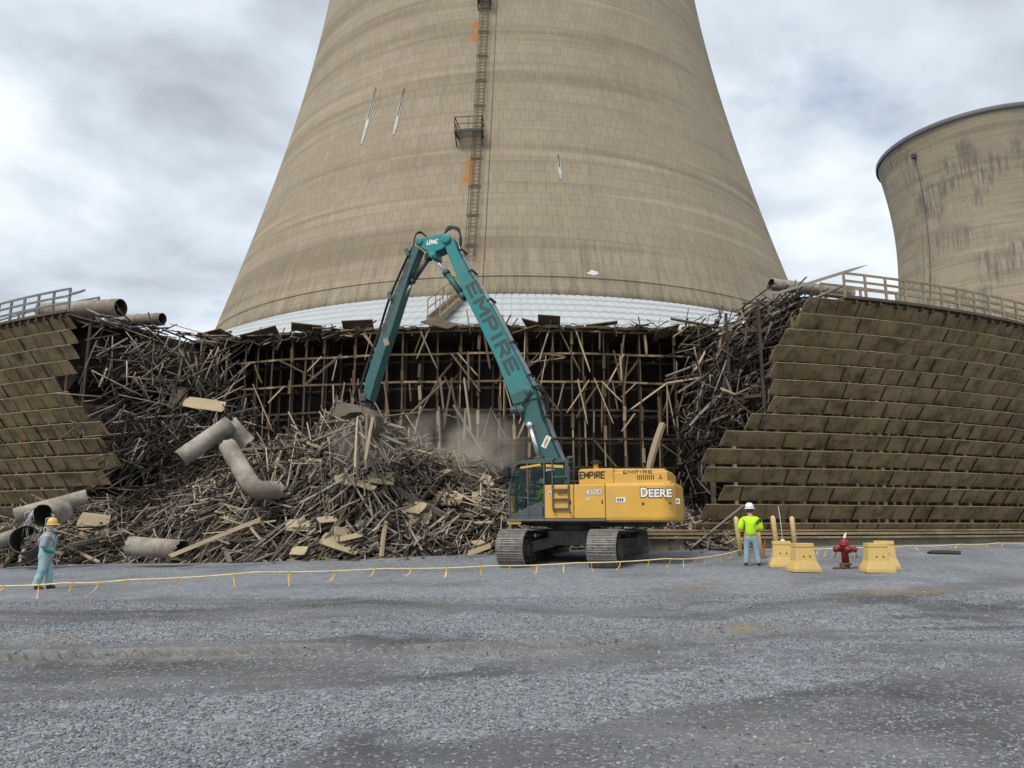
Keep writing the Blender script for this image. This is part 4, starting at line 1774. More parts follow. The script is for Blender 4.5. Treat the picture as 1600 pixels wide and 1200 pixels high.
pe, pf = at(188, 482, 36.6), at(120, 483, 39.5)
pe.z = pf.z = ZT + .20 + .56
pipe([at(189, 481, 35.6), at(189, 481, 35.6) + Vector((-4.4, 1.0, .1))], .44, 'large weathered pipe lying on the left deck with its open end facing right')
pipe([at(254, 498, 37.6), at(254, 498, 37.6) + Vector((-3.2, .9, .12))], .30, 'smaller weathered pipe on the left deck behind the large one')
pipe([at(1204, 444, 34.6), at(1204, 444, 34.6) + Vector((4.2, 1.0, -.18))], .29, 'weathered grey pipe lying on the right deck against the sky', jag=.08)
pipe([at(282, 717, 31.6), at(360, 662, 32.5)], .38, 'pale bent pipe on the heap, upper half with a dark open mouth facing left')
pipe([at(357, 660, 32.7), at(386, 692, 33.2)], .36, 'short pale pipe stub running right from the elbow of the bent pipe', jag=.06)
pipe(curve([at(356, 697, 31.9), at(372, 724, 31.3), at(389, 752, 30.9), at(404, 765, 30.9), at(436, 766, 31.5)], 3), .37, 'pale pipe leaning down the heap and bending right into the timber', jag=.05)
pipe([at(23, 806, 30.6), at(136, 776, 31.8)], .30, 'pale pipe lying in front of the left louvred wall')
pipe([at(66, 806, 28.9), at(96, 800, 30.0)], .44, 'dark mouthed pipe with frayed white edge behind the yellow hat', jag=.10, frays=26)
pipe([at(38, 842, 28.4), at(54, 852, 29.6)], .50, 'dark wide pipe with open end left of the worker in grey', jag=.05, mat=simple('grimy_pipe', (.10, .09, .08), .8, var=.3, scale=3))
pipe([at(-20, 852, 28.6), at(22, 838, 29.2)], .27, 'pale collapsed pipe at the far left edge of the heap', jag=.08)
pipe([at(285, 859, 29.2), at(205, 853, 29.9)], .36, 'pale grey pipe with torn mouth lying at the foot of the heap', jag=.12)

# ------------------------------------------------------------------ text
def text(body, w, h, mat, parent, M, depth=.006, bold=.0, name='lettering', shear=0.0):
    cu = bpy.data.curves.new(name, 'FONT')
    cu.body = body
    cu.size = 1
    cu.extrude = 0
    cu.offset = bold
    cu.shear = shear
    cu.resolution_u = 3
    tmp = bpy.data.objects.new(name, cu)
    COL.objects.link(tmp)
    dg = bpy.context.evaluated_depsgraph_get()
    me = bpy.data.meshes.new_from_object(tmp.evaluated_get(dg))
    bpy.data.objects.remove(tmp)
    me.name = name
    co = np.zeros(len(me.vertices) * 3)
    me.vertices.foreach_get('co', co)
    co = co.reshape(-1, 3)
    mn, mxx = co.min(0), co.max(0)
    co[:, 0] = (co[:, 0] - mn[0]) / (mxx[0] - mn[0]) * w
    co[:, 1] = (co[:, 1] - mn[1]) / (mxx[1] - mn[1]) * h
    co[:, 2] = depth
    me.vertices.foreach_set('co', co.ravel())
    me.transform(M)
    me.materials.clear()
    me.materials.append(mat)
    me.update()
    return link(bpy.data.objects.new(name, me), parent)


GLYPH = {'E': [(0, 0, 0, 1), (0, 1, .8, 1), (0, .5, .7, .5), (0, 0, .8, 0)], 'M': [(0, 0, 0, 1), (0, 1, .5, .3), (.5, .3, 1, 1), (1, 1, 1, 0)],
         'P': [(0, 0, 0, 1), (0, 1, .6, 1), (.6, 1, .8, .88), (.8, .88, .8, .6), (.8, .6, .6, .47), (.6, .47, 0, .47)], 'I': [(.1, 0, .1, 1)],
         'R': [(0, 0, 0, 1), (0, 1, .6, 1), (.6, 1, .8, .88), (.8, .88, .8, .62), (.8, .62, .6, .5), (.6, .5, 0, .5), (.4, .5, .85, 0)],
         'L': [(0, 0, 0, 1), (0, 0, .75, 0)], 'A': [(0, 0, .45, 1), (.45, 1, .9, 0), (.2, .33, .7, .33)],
         'C': [(.8, .8, .6, 1), (.6, 1, .2, 1), (.2, 1, 0, .8), (0, .8, 0, .2), (0, .2, .2, 0), (.2, 0, .6, 0), (.6, 0, .8, .2)]}
GW = {'I': .2, 'M': 1.0, 'A': .9}


def block(body, w, h, mat, parent, M, depth=.006, sw=.17, name='lettering', shear=0.0):
    adv, x = [], 0
    for ch in body:
        adv.append(x)
        x += GW.get(ch, .8) + .42
    tot = x - .42
    sx = (w - sw * h) / tot
    b = MB()
    k = 0
    for ch, x0 in zip(body, adv):
        for (xa, ya, xb, yb) in GLYPH[ch]:
            p = [Vector(((x0 + q[0]) * sx + sw * h / 2 + shear * q[1] * h, sw * h / 2 + q[1] * h * (1 - sw), 0)) for q in ((xa, ya), (xb, yb))]
            d = (p[1] - p[0]).normalized()
            n = Vector((-d.y, d.x, 0)) * sw * h / 2
            if abs(d.x) < .01 or abs(d.y) < .01:
                p[0] -= d * sw * h / 2
                p[1] += d * sw * h / 2
            z = Vector((0, 0, depth + .0006 * (k % 8)))
            k += 1
            b.add([p[0] - n + z, p[1] - n + z, p[1] + n + z, p[0] + n + z], [(0, 1, 2, 3)])
    b.v = [tuple(M @ Vector(v)) for v in b.v]
    return b.build(name, mat, parent, flip=False) if parent is not None else None


# ------------------------------------------------------------------ the excavator
PSI = R(18)
EC = Vector((2.3, 27.7, .19))
exc = thing('excavator', 'yellow high reach excavator with long teal boom tearing at the timber heap', 'excavator', EC, math.pi - PSI)
FWD = Vector((-math.cos(PSI), math.sin(PSI), 0))
LEFT = Vector((-math.sin(PSI), -math.cos(PSI), 0))


def bp(px, py, y=0.0):
    """pixel on the vertical plane y of the machine -> local (x, z)"""
    d_ = ray(px, py)
    o_ = EYE - (EC + LEFT * y)
    t_ = -o_.dot(LEFT) / d_.dot(LEFT)
    q = o_ + d_ * t_
    return q.dot(FWD), q.z


def lp(px, py, y=0.0):
    x, z = bp(px, py, y)
    return Vector((x, y, z))


# tracks
def stadium(s, L, r):
    P_ = 2 * L + 2 * math.pi * r
    s %= P_
    if s < L:
        return (-L / 2 + s, 2 * r, 0.0)
    s -= L
    if s < math.pi * r:
        a = s / r
        return (L / 2 + r * math.sin(a), r + r * math.cos(a), -a)
    s -= math.pi * r
    if s < L:
        return (L / 2 - s, 0.0, -math.pi)
    s -= L
    a = s / r
    return (-L / 2 - r * math.sin(a), r - r * math.cos(a), -math.pi - a)


TR = math.atan2(-.934, -.358) - (math.pi - PSI)
for side in (1, -1):
    Lc, r = 4.15, .585
    P_ = 2 * Lc + 2 * math.pi * r
    n = 52
    b = MB()
    for i in range(n):
        x, z, a = stadium(P_ * i / n, Lc, r)
        rot = Euler((0, -a, 0)).to_matrix()
        sag = -.03 * math.cos(math.pi * x / Lc) if z > r and abs(x) < Lc / 2 else 0
        c = Vector((x, 0, z + .02 + sag))
        b.box(c, (P_ / n - .012, .95, .03), rot, 0)
        for g_ in (-.07, .0, .07):
            b.box(c + rot @ Vector((g_, 0, .028)), (.016, .95, .03), rot, 0)
        b.box(c + rot @ Vector((0, .12, -.06)), (P_ / n - .03, .05, .09), rot, 1)
        b.box(c + rot @ Vector((0, -.12, -.06)), (P_ / n - .03, .05, .09), rot, 1)
        for yy in (-.25, .25):
            b.box(c + rot @ Vector((-.035, yy, .014)), (.04, .07, .01), rot, 1)
    tr = b.build('track', [M_track, M_steel], exc)
    tr.location = Euler((0, 0, TR)).to_matrix() @ Vector((0, side * 1.55, 0))
    tr.rotation_euler = (0, 0, TR)
    b = MB()
    b.prism([(-2.0, .28), (-1.75, .20), (1.75, .20), (2.0, .28), (2.0, .80), (1.4, .92), (-1.5, .92), (-2.0, .78)], -.24, .24)
    b.box2((-1.3, -.33, .36), (1.3, .33, .62))
    b.box2((1.0, -.36, .30), (1.75, .36, .75))
    b.build('track_frame', M_steel, tr, bevel=.02)
    for nm, xx in (('idler_wheel', 2.07), ('drive_sprocket', -2.07)):
        b = MB()
        b.lathe((xx, -.16, .585), [(.10, -.12), (.40, -.12), (.46, -.06), (.46, .38), (.40, .44), (.1, .44)], 20, axis=(0, 1, 0))
        if nm == 'drive_sprocket':
            for q in range(14):
                a = q / 14 * 6.283
                b.box((xx + .50 * math.cos(a), 0, .585 + .50 * math.sin(a)), (.09, .12, .09), Euler((0, -a, 0)).to_matrix())
        b.build(nm, M_steel, tr)
    for q in range(8):
        b = MB()
        b.lathe((-1.55 + q * .44, -.22, .19), [(.05, -.05), (.13, -.05), (.13, .12), (.09, .14), (.09, .30), (.13, .32), (.13, .49), (.05, .49)], 14, axis=(0, 1, 0))
        b.build('roller', M_steel, tr)
    for q in (-.7, .8):
        b = MB()
        b.lathe((q, -.2, 1.0), [(.04, 0), (.08, 0), (.08, .4), (.04, .4)], 12, axis=(0, 1, 0))
        b.build('carrier_roller', M_steel, tr)
b = MB()
rot = Euler((0, 0, TR)).to_matrix()
b.box((0, 0, .92), (1.9, 1.5, .5), rot)
for sx_ in (-1, 1):
    for sy_ in (-1, 1):
        b.beam(rot @ Vector((sx_ * .6, sy_ * .5, .85)), rot @ Vector((sx_ * 1.15, sy_ * 1.35, .62)), .42, .36)
b.lathe((0, 0, 1.15), [(.85, 0), (.85, .30), (.80, .33), (.80, .42), (.2, .42)], 32)
b.build('undercarriage', M_steel, exc, bevel=.02)

# upper structure
b = MB()
b.box2((-3.1, -1.62, 1.44), (1.92, 1.60, 1.545))
b.box2((-3.1, -.6, 1.30), (1.6, .6, 1.44))
b.box2((1.7, -1.2, 1.36), (1.98, 1.3, 1.50))
b.build('house_deck', M_steel, exc, bevel=.015)
b = MB()
b.box2((1.97, .72, 1.40), (2.05, 1.66, 1.54))
b.box2((1.55, 1.60, 1.38), (2.05, 1.67, 1.54))
b.build('front_bumper', M_yellow, exc, bevel=.02)
b = MB()
b.box2((-1.37, 1.60, 1.50), (2.02, 1.72, 1.56))
b.build('side_step', simple('step_alloy', (.20, .20, .20), .5, .5, dirt=(.10, .09, .08), dirt_amt=.4), exc)
for nm, x0, x1 in (('side_door', -.285, .74), ('side_door', -1.362, -.30)):
    b = MB()
    b.box2((x0, .72, 1.57), (x1, 1.66, 2.70))
    o = b.build(nm, M_yellow, exc, bevel=.035)
    b = MB()
    b.box2((x0 + .08, 1.655, 2.05), (x0 + .12, 1.675, 2.17))
    b.build('latch', M_black, o)
b = MB()
b.box2((-1.36, -1.64, 1.57), (1.6, -.72, 2.66))
b.build('tank_panel', M_yellow, exc, bevel=.05)
b = MB()
b.box2((-1.36, -.70, 1.56), (-.2, .70, 2.66))
b.build('engine_bay', M_steel, exc)
# counterweight: rounded in plan, fat lower edge
poly = []
for (cx_, cy_, a0) in ((-3.35, 1.18, 90), (-3.35, -1.18, 180)):
    for k_ in range(9):
        a = R(a0 + k_ * 90 / 8)
        poly.append((cx_ + .50 * math.cos(a), cy_ + .50 * math.sin(a)))
poly = [(x + .22, y) for x, y in poly]
poly = [(-1.385, 1.68)] + poly + [(-1.385, -1.68)]
b = MB()
zs_ = [(1.47, .94), (1.53, .985), (1.62, 1.0), (2.62, 1.0), (2.69, .985), (2.72, .95)]
vs, fs = [], []
m_ = len(poly)
for (z, s) in zs_:
    for (x, y) in poly:
        vs.append((-1.385 + (x + 1.385) * (1 - (1 - s) * .6), y * (1 - (1 - s) * .7), z))
for i in range(len(zs_) - 1):
    for q in range(m_):
        fs.append((i * m_ + q, i * m_ + (q + 1) % m_, (i + 1) * m_ + (q + 1) % m_, (i + 1) * m_ + q))
fs += [tuple(range(m_)), tuple((len(zs_) - 1) * m_ + q for q in range(m_))]
b.add(vs, fs)
cw = b.build('counterweight', M_yellow, exc, bevel=.02)
for (px, py) in ((1005, 787), (1047, 786)):
    b = MB()
    q = lp(px, py, 1.66)
    b.lathe(Vector((q.x, 1.655, q.z)), [(.015, 0), (.05, 0), (.05, .035), (.015, .035)], 10, axis=(0, 1, 0))
    b.build('lifting_hole', M_rust, cw)
# hood
b = MB()
b.box2((-3.40, -1.15, 2.70), (-1.60, 1.42, 3.10))
b.box2((-3.52, -1.2, 2.70), (-3.36, 1.46, 2.78))
b.prism([(-1.62, 2.70), (-1.62, 3.23), (-.50, 3.23), (-.43, 3.16), (-.43, 2.70)], -1.15, 1.47)
b.prism([(-3.36, 3.09), (-3.30, 3.19), (-1.75, 3.225), (-1.61, 3.225), (-1.61, 3.09)], -1.05, 1.32)
hood = b.build('engine_hood', M_yellow, exc, bevel=.03)
b = MB()
for i in range(9):
    for j in range(3):
        b.box((-2.42 - i * .065, 1.424, 2.86 + j * .055), (.028, .02, .035))
b.box((-3.17, 1.424, 2.93), (.02, .02, .13))
b.box((-3.17, 1.424, 2.88), (.13, .02, .02))
b.build('vent_slots', M_black, hood)
b = MB()
q = lp(931, 726, .8)
b.lathe((q.x, .8, 3.21), [(.09, 0), (.09, .26)], 16, m=0)
ex = b.build('exhaust_stack', M_yellow, exc)
b = MB()
b.lathe((q.x, .8, 3.46), [(.20, 0), (.21, .03), (.15, .08), (.05, .11)], 20)
b.build('rain_cap', M_black, ex)

TX = Matrix(((-1, 0, 0, 0), (0, 0, 1, 0), (0, 1, 0, 0), (0, 0, 0, 1)))   # text facing the machine's left


def side_text(body, pl, pr_, pb, pt, y, mat, parent, bold=.0, depth=.004, name='lettering', shear=0.0):
    a, c = lp(pl, pb, y), lp(pr_, pb, y)
    tpt = lp(pl, pt, y)
    M = Matrix.Translation((a.x, y, a.z)) @ TX
    if set(body) <= set(GLYPH) and len(body) > 4:
        return block(body, abs(a.x - c.x), tpt.z - a.z, mat, parent, M, depth, .18, name, shear)
    return text(body, abs(a.x - c.x), tpt.z - a.z, mat, parent, M, depth, bold, name, shear)


side_text('EMPIRE', 905, 945, 748.5, 737, 1.475, M_ink, hood, .004, shear=.04)
side_text('EMPIRE', 973.5, 1019.5, 740.3, 735, 1.425, M_ink, hood, .002)
side_text('450D', 914.5, 941.5, 773.5, 763.5, 1.667, M_ink, exc, .03, .0, shear=.2)
side_text('450D', 915, 941, 773, 764, 1.667, M_white, exc, .008, .008, shear=.2)
side_text('LC', 915.5, 923, 781.5, 777, 1.667, M_white, exc, .02, shear=.2)
side_text('00597', 872, 888, 774.5, 768.5, 1.667, M_ink, exc, .0)
side_text('D', 1000.3, 1014, 777.8, 760.6, 1.690, M_ink, cw, .06)
side_text('D', 1001.3, 1012.7, 776.8, 761.8, 1.690, M_white, cw, .035, .010)
side_text('EERE', 1012.6, 1051, 778.0, 762.9, 1.690, M_ink, cw, .05)
side_text('EERE', 1013.8, 1050, 777.0, 764.2, 1.690, M_white, cw, .025, .010)
for (pl, pr_, pt, pb, y) in ((963, 977, 777, 785, 1.684), (1056, 1062, 779, 787, 1.684), (857, 862, 768, 774, 1.667)):
    a, c = lp(pl, pb, y), lp(pr_, pt, y)
    b = MB()
    b.box(((a.x + c.x) / 2, y + .004, (a.z + c.z) / 2), (abs(a.x - c.x), .008, c.z - a.z))
    for i in range(3):
        f = (i + .8) / 4
        b.box((a.x + (c.x - a.x) * f, y + .01, (a.z + c.z) / 2), (abs(a.x - c.x) * .16, .006, (c.z - a.z) * .6), None, 1)
    b.build('decal', [M_white, M_ink], cw if pl > 900 else exc)

# cab
m, nt, p, out = new_mat('tinted_glass')
t = NT(nt)
tr_ = t.n('ShaderNodeBsdfTransparent', {'Color': (.50, .62, .62)})
gl = t.n('ShaderNodeBsdfGlossy', {'Color': (.85, .9, .9), 'Roughness': .04})
fr = t.n('ShaderNodeFresnel', {'IOR': 1.5})
ms = t.n('ShaderNodeMixShader', {0: t.math('MULTIPLY', fr.outputs[0], .45), 1: tr_.outputs[0], 2: gl.outputs[0]})
nt.links.new(ms.outputs[0], out.inputs[0])
M_glass = m
M_int = simple('cab_interior', (.03, .045, .047), .7)
CY0, CY1 = .74, 1.66
cprof = [lp(796, 806, CY1), lp(795, 772, CY1), lp(799, 744, CY1), lp(804, 728, CY1), lp(812, 722, CY1), lp(850, 718, CY1), lp(884, 719.5, CY1)]
cprof = [(v.x, v.z) for v in cprof]
rear = lp(884, 757, CY1)
b = MB()
for yy in (CY0 + .04, CY1 - .04):
    pts = [(x, yy, z) for x, z in cprof] + [(rear.x, yy, 2.74)]
    for q0, q1 in zip(pts, pts[1:]):
        b.beam(q0, q1, .075, .085, up=(0, 1, 0))
    for px in (823.5, 849.5):
        tpx = lp(px, 720, CY1)
        btx = lp(px + (2 if px < 840 else 1), 806 if px < 840 else 757, CY1)
        b.beam((tpx.x, yy, 3.50), (btx.x, yy, 1.57 if px < 840 else 1.57), .06, .085, up=(0, 1, 0))
    b.beam((cprof[0][0], yy, 1.60), (.75, yy, 1.60), .06, .10)
for (x, z) in cprof:
    b.beam((x, CY0, z), (x, CY1, z), .07)
b.beam((rear.x, CY0, 2.76), (rear.x, CY1, 2.76), .07)
cab = b.build('cab', M_cabgrey, exc, bevel=.012)
b = MB()
poly = cprof[3:] + [(cprof[-1][0], cprof[-1][1] - .07), (cprof[4][0], cprof[4][1] - .07)]
b.prism(poly, CY0, CY1 + .0)
b.build('roof', M_tealdark, cab, bevel=.02)
b = MB()
a, c = lp(813, 731, CY1), lp(845, 726, CY1)
b.beam((a.x, CY1 + .012, a.z), (c.x, CY1 + .012, c.z), .02, .07)
a, c = lp(853, 727.5, CY1), lp(880, 729, CY1)
b.beam((a.x, CY1 + .012, a.z), (c.x, CY1 + .012, c.z), .02, .09)
b.build('roof_trim', M_yellow, cab)
b = MB()   # lower door skin, rising to the rear
pts = [(797, 806), (848, 806), (848, 783), (840, 787), (826, 790), (812, 798), (806, 806)]
b.prism([bp(x, y, CY1) for x, y in [(797, 806.5), (848, 806.5), (848, 783), (838, 787), (826, 791), (813, 798)]], CY1 - .06, CY1 - .015)
b.build('door_panel', M_cabgrey, cab, bevel=.01)
b = MB()
b.box2((-.02, CY0 - .02, 1.57), (.03, CY1 - .05, 2.70))
b.box2((0.0, CY0 + .02, 1.56), (1.9, CY1 - .08, 1.62))
b.box2((.62, CY0 + .2, 1.62), (1.15, CY1 - .25, 2.0))
b.box2((.55, CY0 + .2, 1.95), (.68, CY1 - .25, 2.75))
b.box2((1.2, CY0 + .12, 1.62), (1.75, CY0 + .3, 2.15))
b.beam((1.55, 1.35, 1.62), (1.45, 1.35, 2.25), .05)
b.build('seat', M_int, cab, bevel=.02)
gl_ = MB()
yy = CY1 - .035
gl_.prism([bp(x, y, CY1) for x, y in [(801, 804), (821, 793), (821.5, 733), (812, 734), (805, 745), (800, 772)]], yy, yy + .008)
gl_.build('window', M_glass, cab)
gl_ = MB()
gl_.prism([bp(x, y, CY1) for x, y in [(827, 789), (847, 781), (847, 730), (827, 731)]], yy, yy + .008)
gl_.build('window', M_glass, cab)
gl_ = MB()
gl_.prism([bp(x, y, CY1) for x, y in [(852, 756), (882, 756), (882, 731), (852, 731)]], yy, yy + .008)
rw = gl_.build('window', M_glass, cab)
side_text('John', 852.5, 866, 736.5, 732, CY1 - .02, M_white, rw, .01)
gl_ = MB()
fx = [cprof[0], cprof[1], cprof[2], cprof[3]]
for (x0, z0), (x1, z1) in zip(fx, fx[1:]):
    gl_.add([(x0 + .01, CY0 + .06, z0), (x0 + .01, CY1 - .06, z0), (x1 + .01, CY1 - .06, z1), (x1 + .01, CY0 + .06, z1)], [(0, 1, 2, 3)])
gl_.build('windscreen', M_glass, cab)
# falling object guard bars in front of the side window, inside the cab
b = MB()
for px in (806, 810, 814, 818):
    a, c = lp(px + 1.5, 734, CY0 + .1), lp(px - 1, 772, CY0 + .1)
    b.beam((a.x, CY0 + .1, a.z), (c.x, CY0 + .1, c.z), .05)
a, c = lp(799, 772, CY1), lp(822, 772, CY1)
b.beam((a.x, CY1 - .05, a.z), (c.x, CY1 - .05, c.z), .025)
b.build('guard_bars', M_tealdark, cab)
b = MB()
q = lp(792, 738, 1.75)
b.beam((q.x, 1.75, q.z), (cprof[2][0], CY1, cprof[2][1] + .25), .03)
mir = b.build('mirror_arm', M_black, exc)
b = MB()
b.lathe(Vector((q.x, 1.75, q.z - .22)), [(.04, 0), (.12, .03), (.13, .1), (.13, .34), (.12, .41), (.04, .44)], 14)
b.build('mirror', M_black, mir)
# ladder and handrails on the side
b = MB()
l0, l1 = lp(864, 798, 1.72), lp(889, 799, 1.72)
for l_ in (l0, l1):
    tpz = lp(864, 716, 1.74).z
    pts = [(l_.x - .09, 1.76, l_.z - .04), (l_.x - .02, 1.74, l_.z), (l_.x, 1.72, l_.z + .10), (l_.x + .02, 1.72, tpz - .08), (l_.x - .02, 1.70, tpz), (l_.x - .16, 1.62, tpz)]
    b.tube(pts, .026, 7)
for py in (795, 780, 765, 745):
    z = lp(864, py, 1.72).z
    b.beam((l0.x, 1.72, z), (l1.x, 1.72, z), .07, .05)
b.build('ladder', M_cabgrey, exc)
b = MB()
for yy in (1.35, .9):
    z0 = 2.7
    x0, x1 = lp(884, 750, yy).x, lp(897, 750, yy).x
    zt = lp(890, 713.5, yy).z
    b.tube([(x0, yy, z0), (x0, yy, zt - .12), (x0 - .08, yy, zt), (x1 + .08, yy, zt), (x1, yy, zt - .12), (x1, yy, z0)], .026, 7)
    b.beam((x0, yy, (z0 + zt) / 2), (x1, yy, (z0 + zt) / 2), .04)
z = lp(864, 752, 1.7).z
b.tube([(.44, 1.66, z), (-.45, 1.5, z)], .022, 6)
b.build('handrail', M_cabgrey, exc)

# boom
BW = .30
side = [(692, 376), (700, 399), (725, 460), (750, 510), (775, 562), (802, 630), (812, 648), (830, 682), (847, 717), (866, 768),
        (898, 768), (872, 715), (859, 683), (845, 650), (838, 622), (822, 588), (797, 540), (764, 475), (734, 430), (717, 397), (708, 372), (698, 366)]
b = MB()
poly = [bp(x, y, BW) for x, y in side]
up_ = poly[0:6] + poly[14:]
lo_ = poly[5:15]
b.prism(up_, -BW, BW)
boom = b.build('boom', M_teal, exc, bevel=.02)
b = MB()
b.prism(lo_, -BW * .92, BW * .92)
b.build('boom_base', M_tealdark, boom, bevel=.02)
b = MB()
b.prism([bp(x, y, BW) for x, y in [(802, 632), (838, 622), (822, 606), (797, 618)]], BW, BW + .03)
for (px, py) in ((825, 611), (815, 640)):
    q = lp(px, py, BW)
    b.lathe(Vector((q.x, BW, q.z)), [(.02, 0), (.13, 0), (.13, .08), (.05, .10)], 14, axis=(0, 1, 0))
q0, q1 = lp(797, 640, 0), lp(812, 641, 0)
b.tube([Vector((q0.x, -.1, q0.z)), Vector((q1.x, -.1, q1.z))], .14, 12)
b.build('boom_joint', M_tealdark, boom, bevel=.01)


def plane_text(body, a, c, hpx, y, mat, parent, bold):
    """text in the plane y from pixel a to pixel c (reading direction); hpx letter height in pixels"""
    A, C = lp(*a, y), lp(*c, y)
    dx = C - A
    w = dx.length
    ex = dx / w
    ez = Vector((0, 1, 0))
    ey = ez.cross(ex)
    M = Matrix((ex, ey, ez)).transposed().to_4x4()
    M.translation = A
    return block(body, w, hpx / 45.0, mat, parent, M, .006, .23)


plane_text('EMPIRE', (726.5, 447), (794, 587), 24, BW + .002, M_boomink, boom, .006)
for (px, py) in ((708, 420), (760, 530)):
    pass
a, c = lp(849, 682, BW * .92), lp(858, 699, BW * .92)
b = MB()
rotp = Euler((0, math.atan2((c - a).z, -(c - a).x) * -1, 0)).to_matrix()
b.box(((a.x + c.x) / 2, BW * .92 + .008, (a.z + c.z) / 2), ((c - a).length, .012, .20), rotp)
for i in range(4):
    b.box(((a.x + c.x) / 2, BW * .92 + .016, (a.z + c.z) / 2 + (i - 1.5) * .045), ((c - a).length * .7, .006, .018), rotp, 1)
b.build('warning_decal', [M_white, M_stain], boom)
# hydraulic lines along the back of the boom
back = [(708, 372), (717, 397), (734, 430), (764, 475), (797, 540), (822, 588), (838, 622), (845, 650), (859, 683), (872, 715), (890, 755)]
bk = [lp(x, y, BW) for x, y in back]
b = MB()
for j, yy in enumerate((-.24, -.10, .08, .26)):
    pts = []
    for i, v in enumerate(bk):
        nx = Vector((-(bk[min(i + 1, len(bk) - 1)] - bk[max(i - 1, 0)]).z, 0, (bk[min(i + 1, len(bk) - 1)] - bk[max(i - 1, 0)]).x))
        nx.normalize()
        if nx.x > 0:
            nx = -nx
        pts.append(Vector((v.x, yy, v.z)) + nx * (.11 + (.05 if 5 < i < 8 else 0)))
    b.tube(pts, .015, 6)
b.build('hydraulic_pipes', simple('pipe_steel', (.30, .33, .34), .35, .6, var=.2), boom)
for f in np.linspace(.08, .92, 9):
    b = MB()
    i = f * (len(bk) - 1)
    v = bk[int(i)].lerp(bk[min(int(i) + 1, len(bk) - 1)], i - int(i))
    dr = (bk[min(int(i) + 1, len(bk) - 1)] - bk[int(i)]).normalized()
    nx = Vector((dr.z, 0, -dr.x))
    if nx.x > 0:
        nx = -nx
    b.beam(Vector((v.x, -.31, v.z)) + nx * .17, Vector((v.x, .33, v.z)) + nx * .17, .07, .05)
    for e_ in (-.28, .30):
        b.beam(Vector((v.x, e_, v.z)) + nx * .0, Vector((v.x, e_, v.z)) + nx * .17, .05, .05)
    b.build('pipe_clamp', M_black, boom)
b = MB()
for j in range(9):
    yy = random.uniform(-.3, .3)
    pts = [lp(832 + random.uniform(-2, 2), 604, yy), lp(845 + random.uniform(-2, 4), 606 + random.uniform(-4, 6), yy + .1), lp(852 + random.uniform(-3, 6), 622 + random.uniform(-5, 5), yy), lp(857 + random.uniform(-4, 4), 645 + random.uniform(-5, 5), yy * .8)]
    b.tube(curve(pts), .028, 6)
for j in range(5):
    yy = BW + .03
    pts = [lp(833, 612 + j, yy), lp(822 + j, 622 + j * 2, yy + .06), lp(816 + j, 634 + j * 2, yy + .04), lp(815 + j * 2, 655, yy)]
    if j < 2:
        b.tube(curve(pts), .022, 6)
for j in range(6):
    yy = random.uniform(-.3, .35)
    k_ = j * 1.0
    pts = [lp(693, 368, yy), lp(700, 360 - k_, yy), lp(709, 357 - k_ * .6, yy), lp(718, 364 - k_, yy), lp(721 - k_ * .5, 378, yy), lp(716 - k_, 392, yy)]
    b.tube(curve(pts), .032, 6)
for j in range(3):
    pts = [lp(667, 370, .1 + j * .08), lp(657, 364 - j, .12 + j * .08), lp(649, 368, .15 + j * .06), lp(646, 385, .2 + j * .04)]
    b.tube(curve(pts), .028, 6)
b.build('hoses', M_black, boom)
# boom head between boom and stick
hd = [(649, 381), (648, 374), (653, 371), (663, 371), (685, 366), (692, 364), (700, 368), (701, 378), (692, 388), (680, 393), (681, 402), (676, 405), (670, 401), (668, 392), (658, 387)]
b = MB()
b.prism([bp(x, y, .33) for x, y in hd], -.33, .33)
for (px, py, rr) in ((655, 377, .16), (697, 373, .20), (675, 399, .11)):
    q = lp(px, py, .33)
    b.lathe(Vector((q.x, -.40, q.z)), [(.03, 0), (rr, 0), (rr, .80), (.03, .80)], 18, axis=(0, 1, 0))
head = b.build('boom_head', M_teal, exc, bevel=.02)
side_text('LEMAC', 666.5, 684, 383, 375.5, .332, M_white, head, .008, .006, shear=.1)
# stick
SW = .27
st = [(646, 383), (633, 416), (611, 468), (596, 516), (584, 552), (571, 592), (567, 618), (577, 626), (587, 592), (601, 548), (613, 512), (626, 470), (643, 418), (655, 388)]
b = MB()
b.prism([bp(x, y, SW) for x, y in st], -SW, SW)
stick = b.build('dipper_stick', M_tealdark, exc, bevel=.02)
plane_text('EMPIRE', (600.5, 521), (641, 411), 8.5, SW + .002, M_stickink, stick, .01)
b = MB()
for (px, py) in ((638, 395), (611, 463)):
    q = lp(px, py, SW)
    b.box((q.x + .03, SW + .05, q.z), (.14, .12, .34), Euler((0, .35, 0)).to_matrix())
b.build('valve_block', M_tealdark, stick, bevel=.01)
q0, q1 = lp(601, 541, SW), lp(606, 527, SW)
b = MB()
b.box(((q0.x + q1.x) / 2, SW + .006, (q0.z + q1.z) / 2), (.22, .01, .32), Euler((0, .33, 0)).to_matrix())
b.build('worn_plate', M_pipe, stick)
b = MB()
for j in range(3):
    pts = [lp(646 - j, 386, SW * (.2 + .3 * j)), lp(632 - j, 414, SW * (.2 + .3 * j)), lp(609 - j, 468, SW * (.2 + .3 * j)), lp(594 - j, 516, SW * .5), lp(580 - j, 556, SW * .5), lp(567 - j, 596, SW * .5), lp(564, 622, .1)]
    b.tube(curve(pts), .024, 6)
b.build('hoses', M_black, stick)


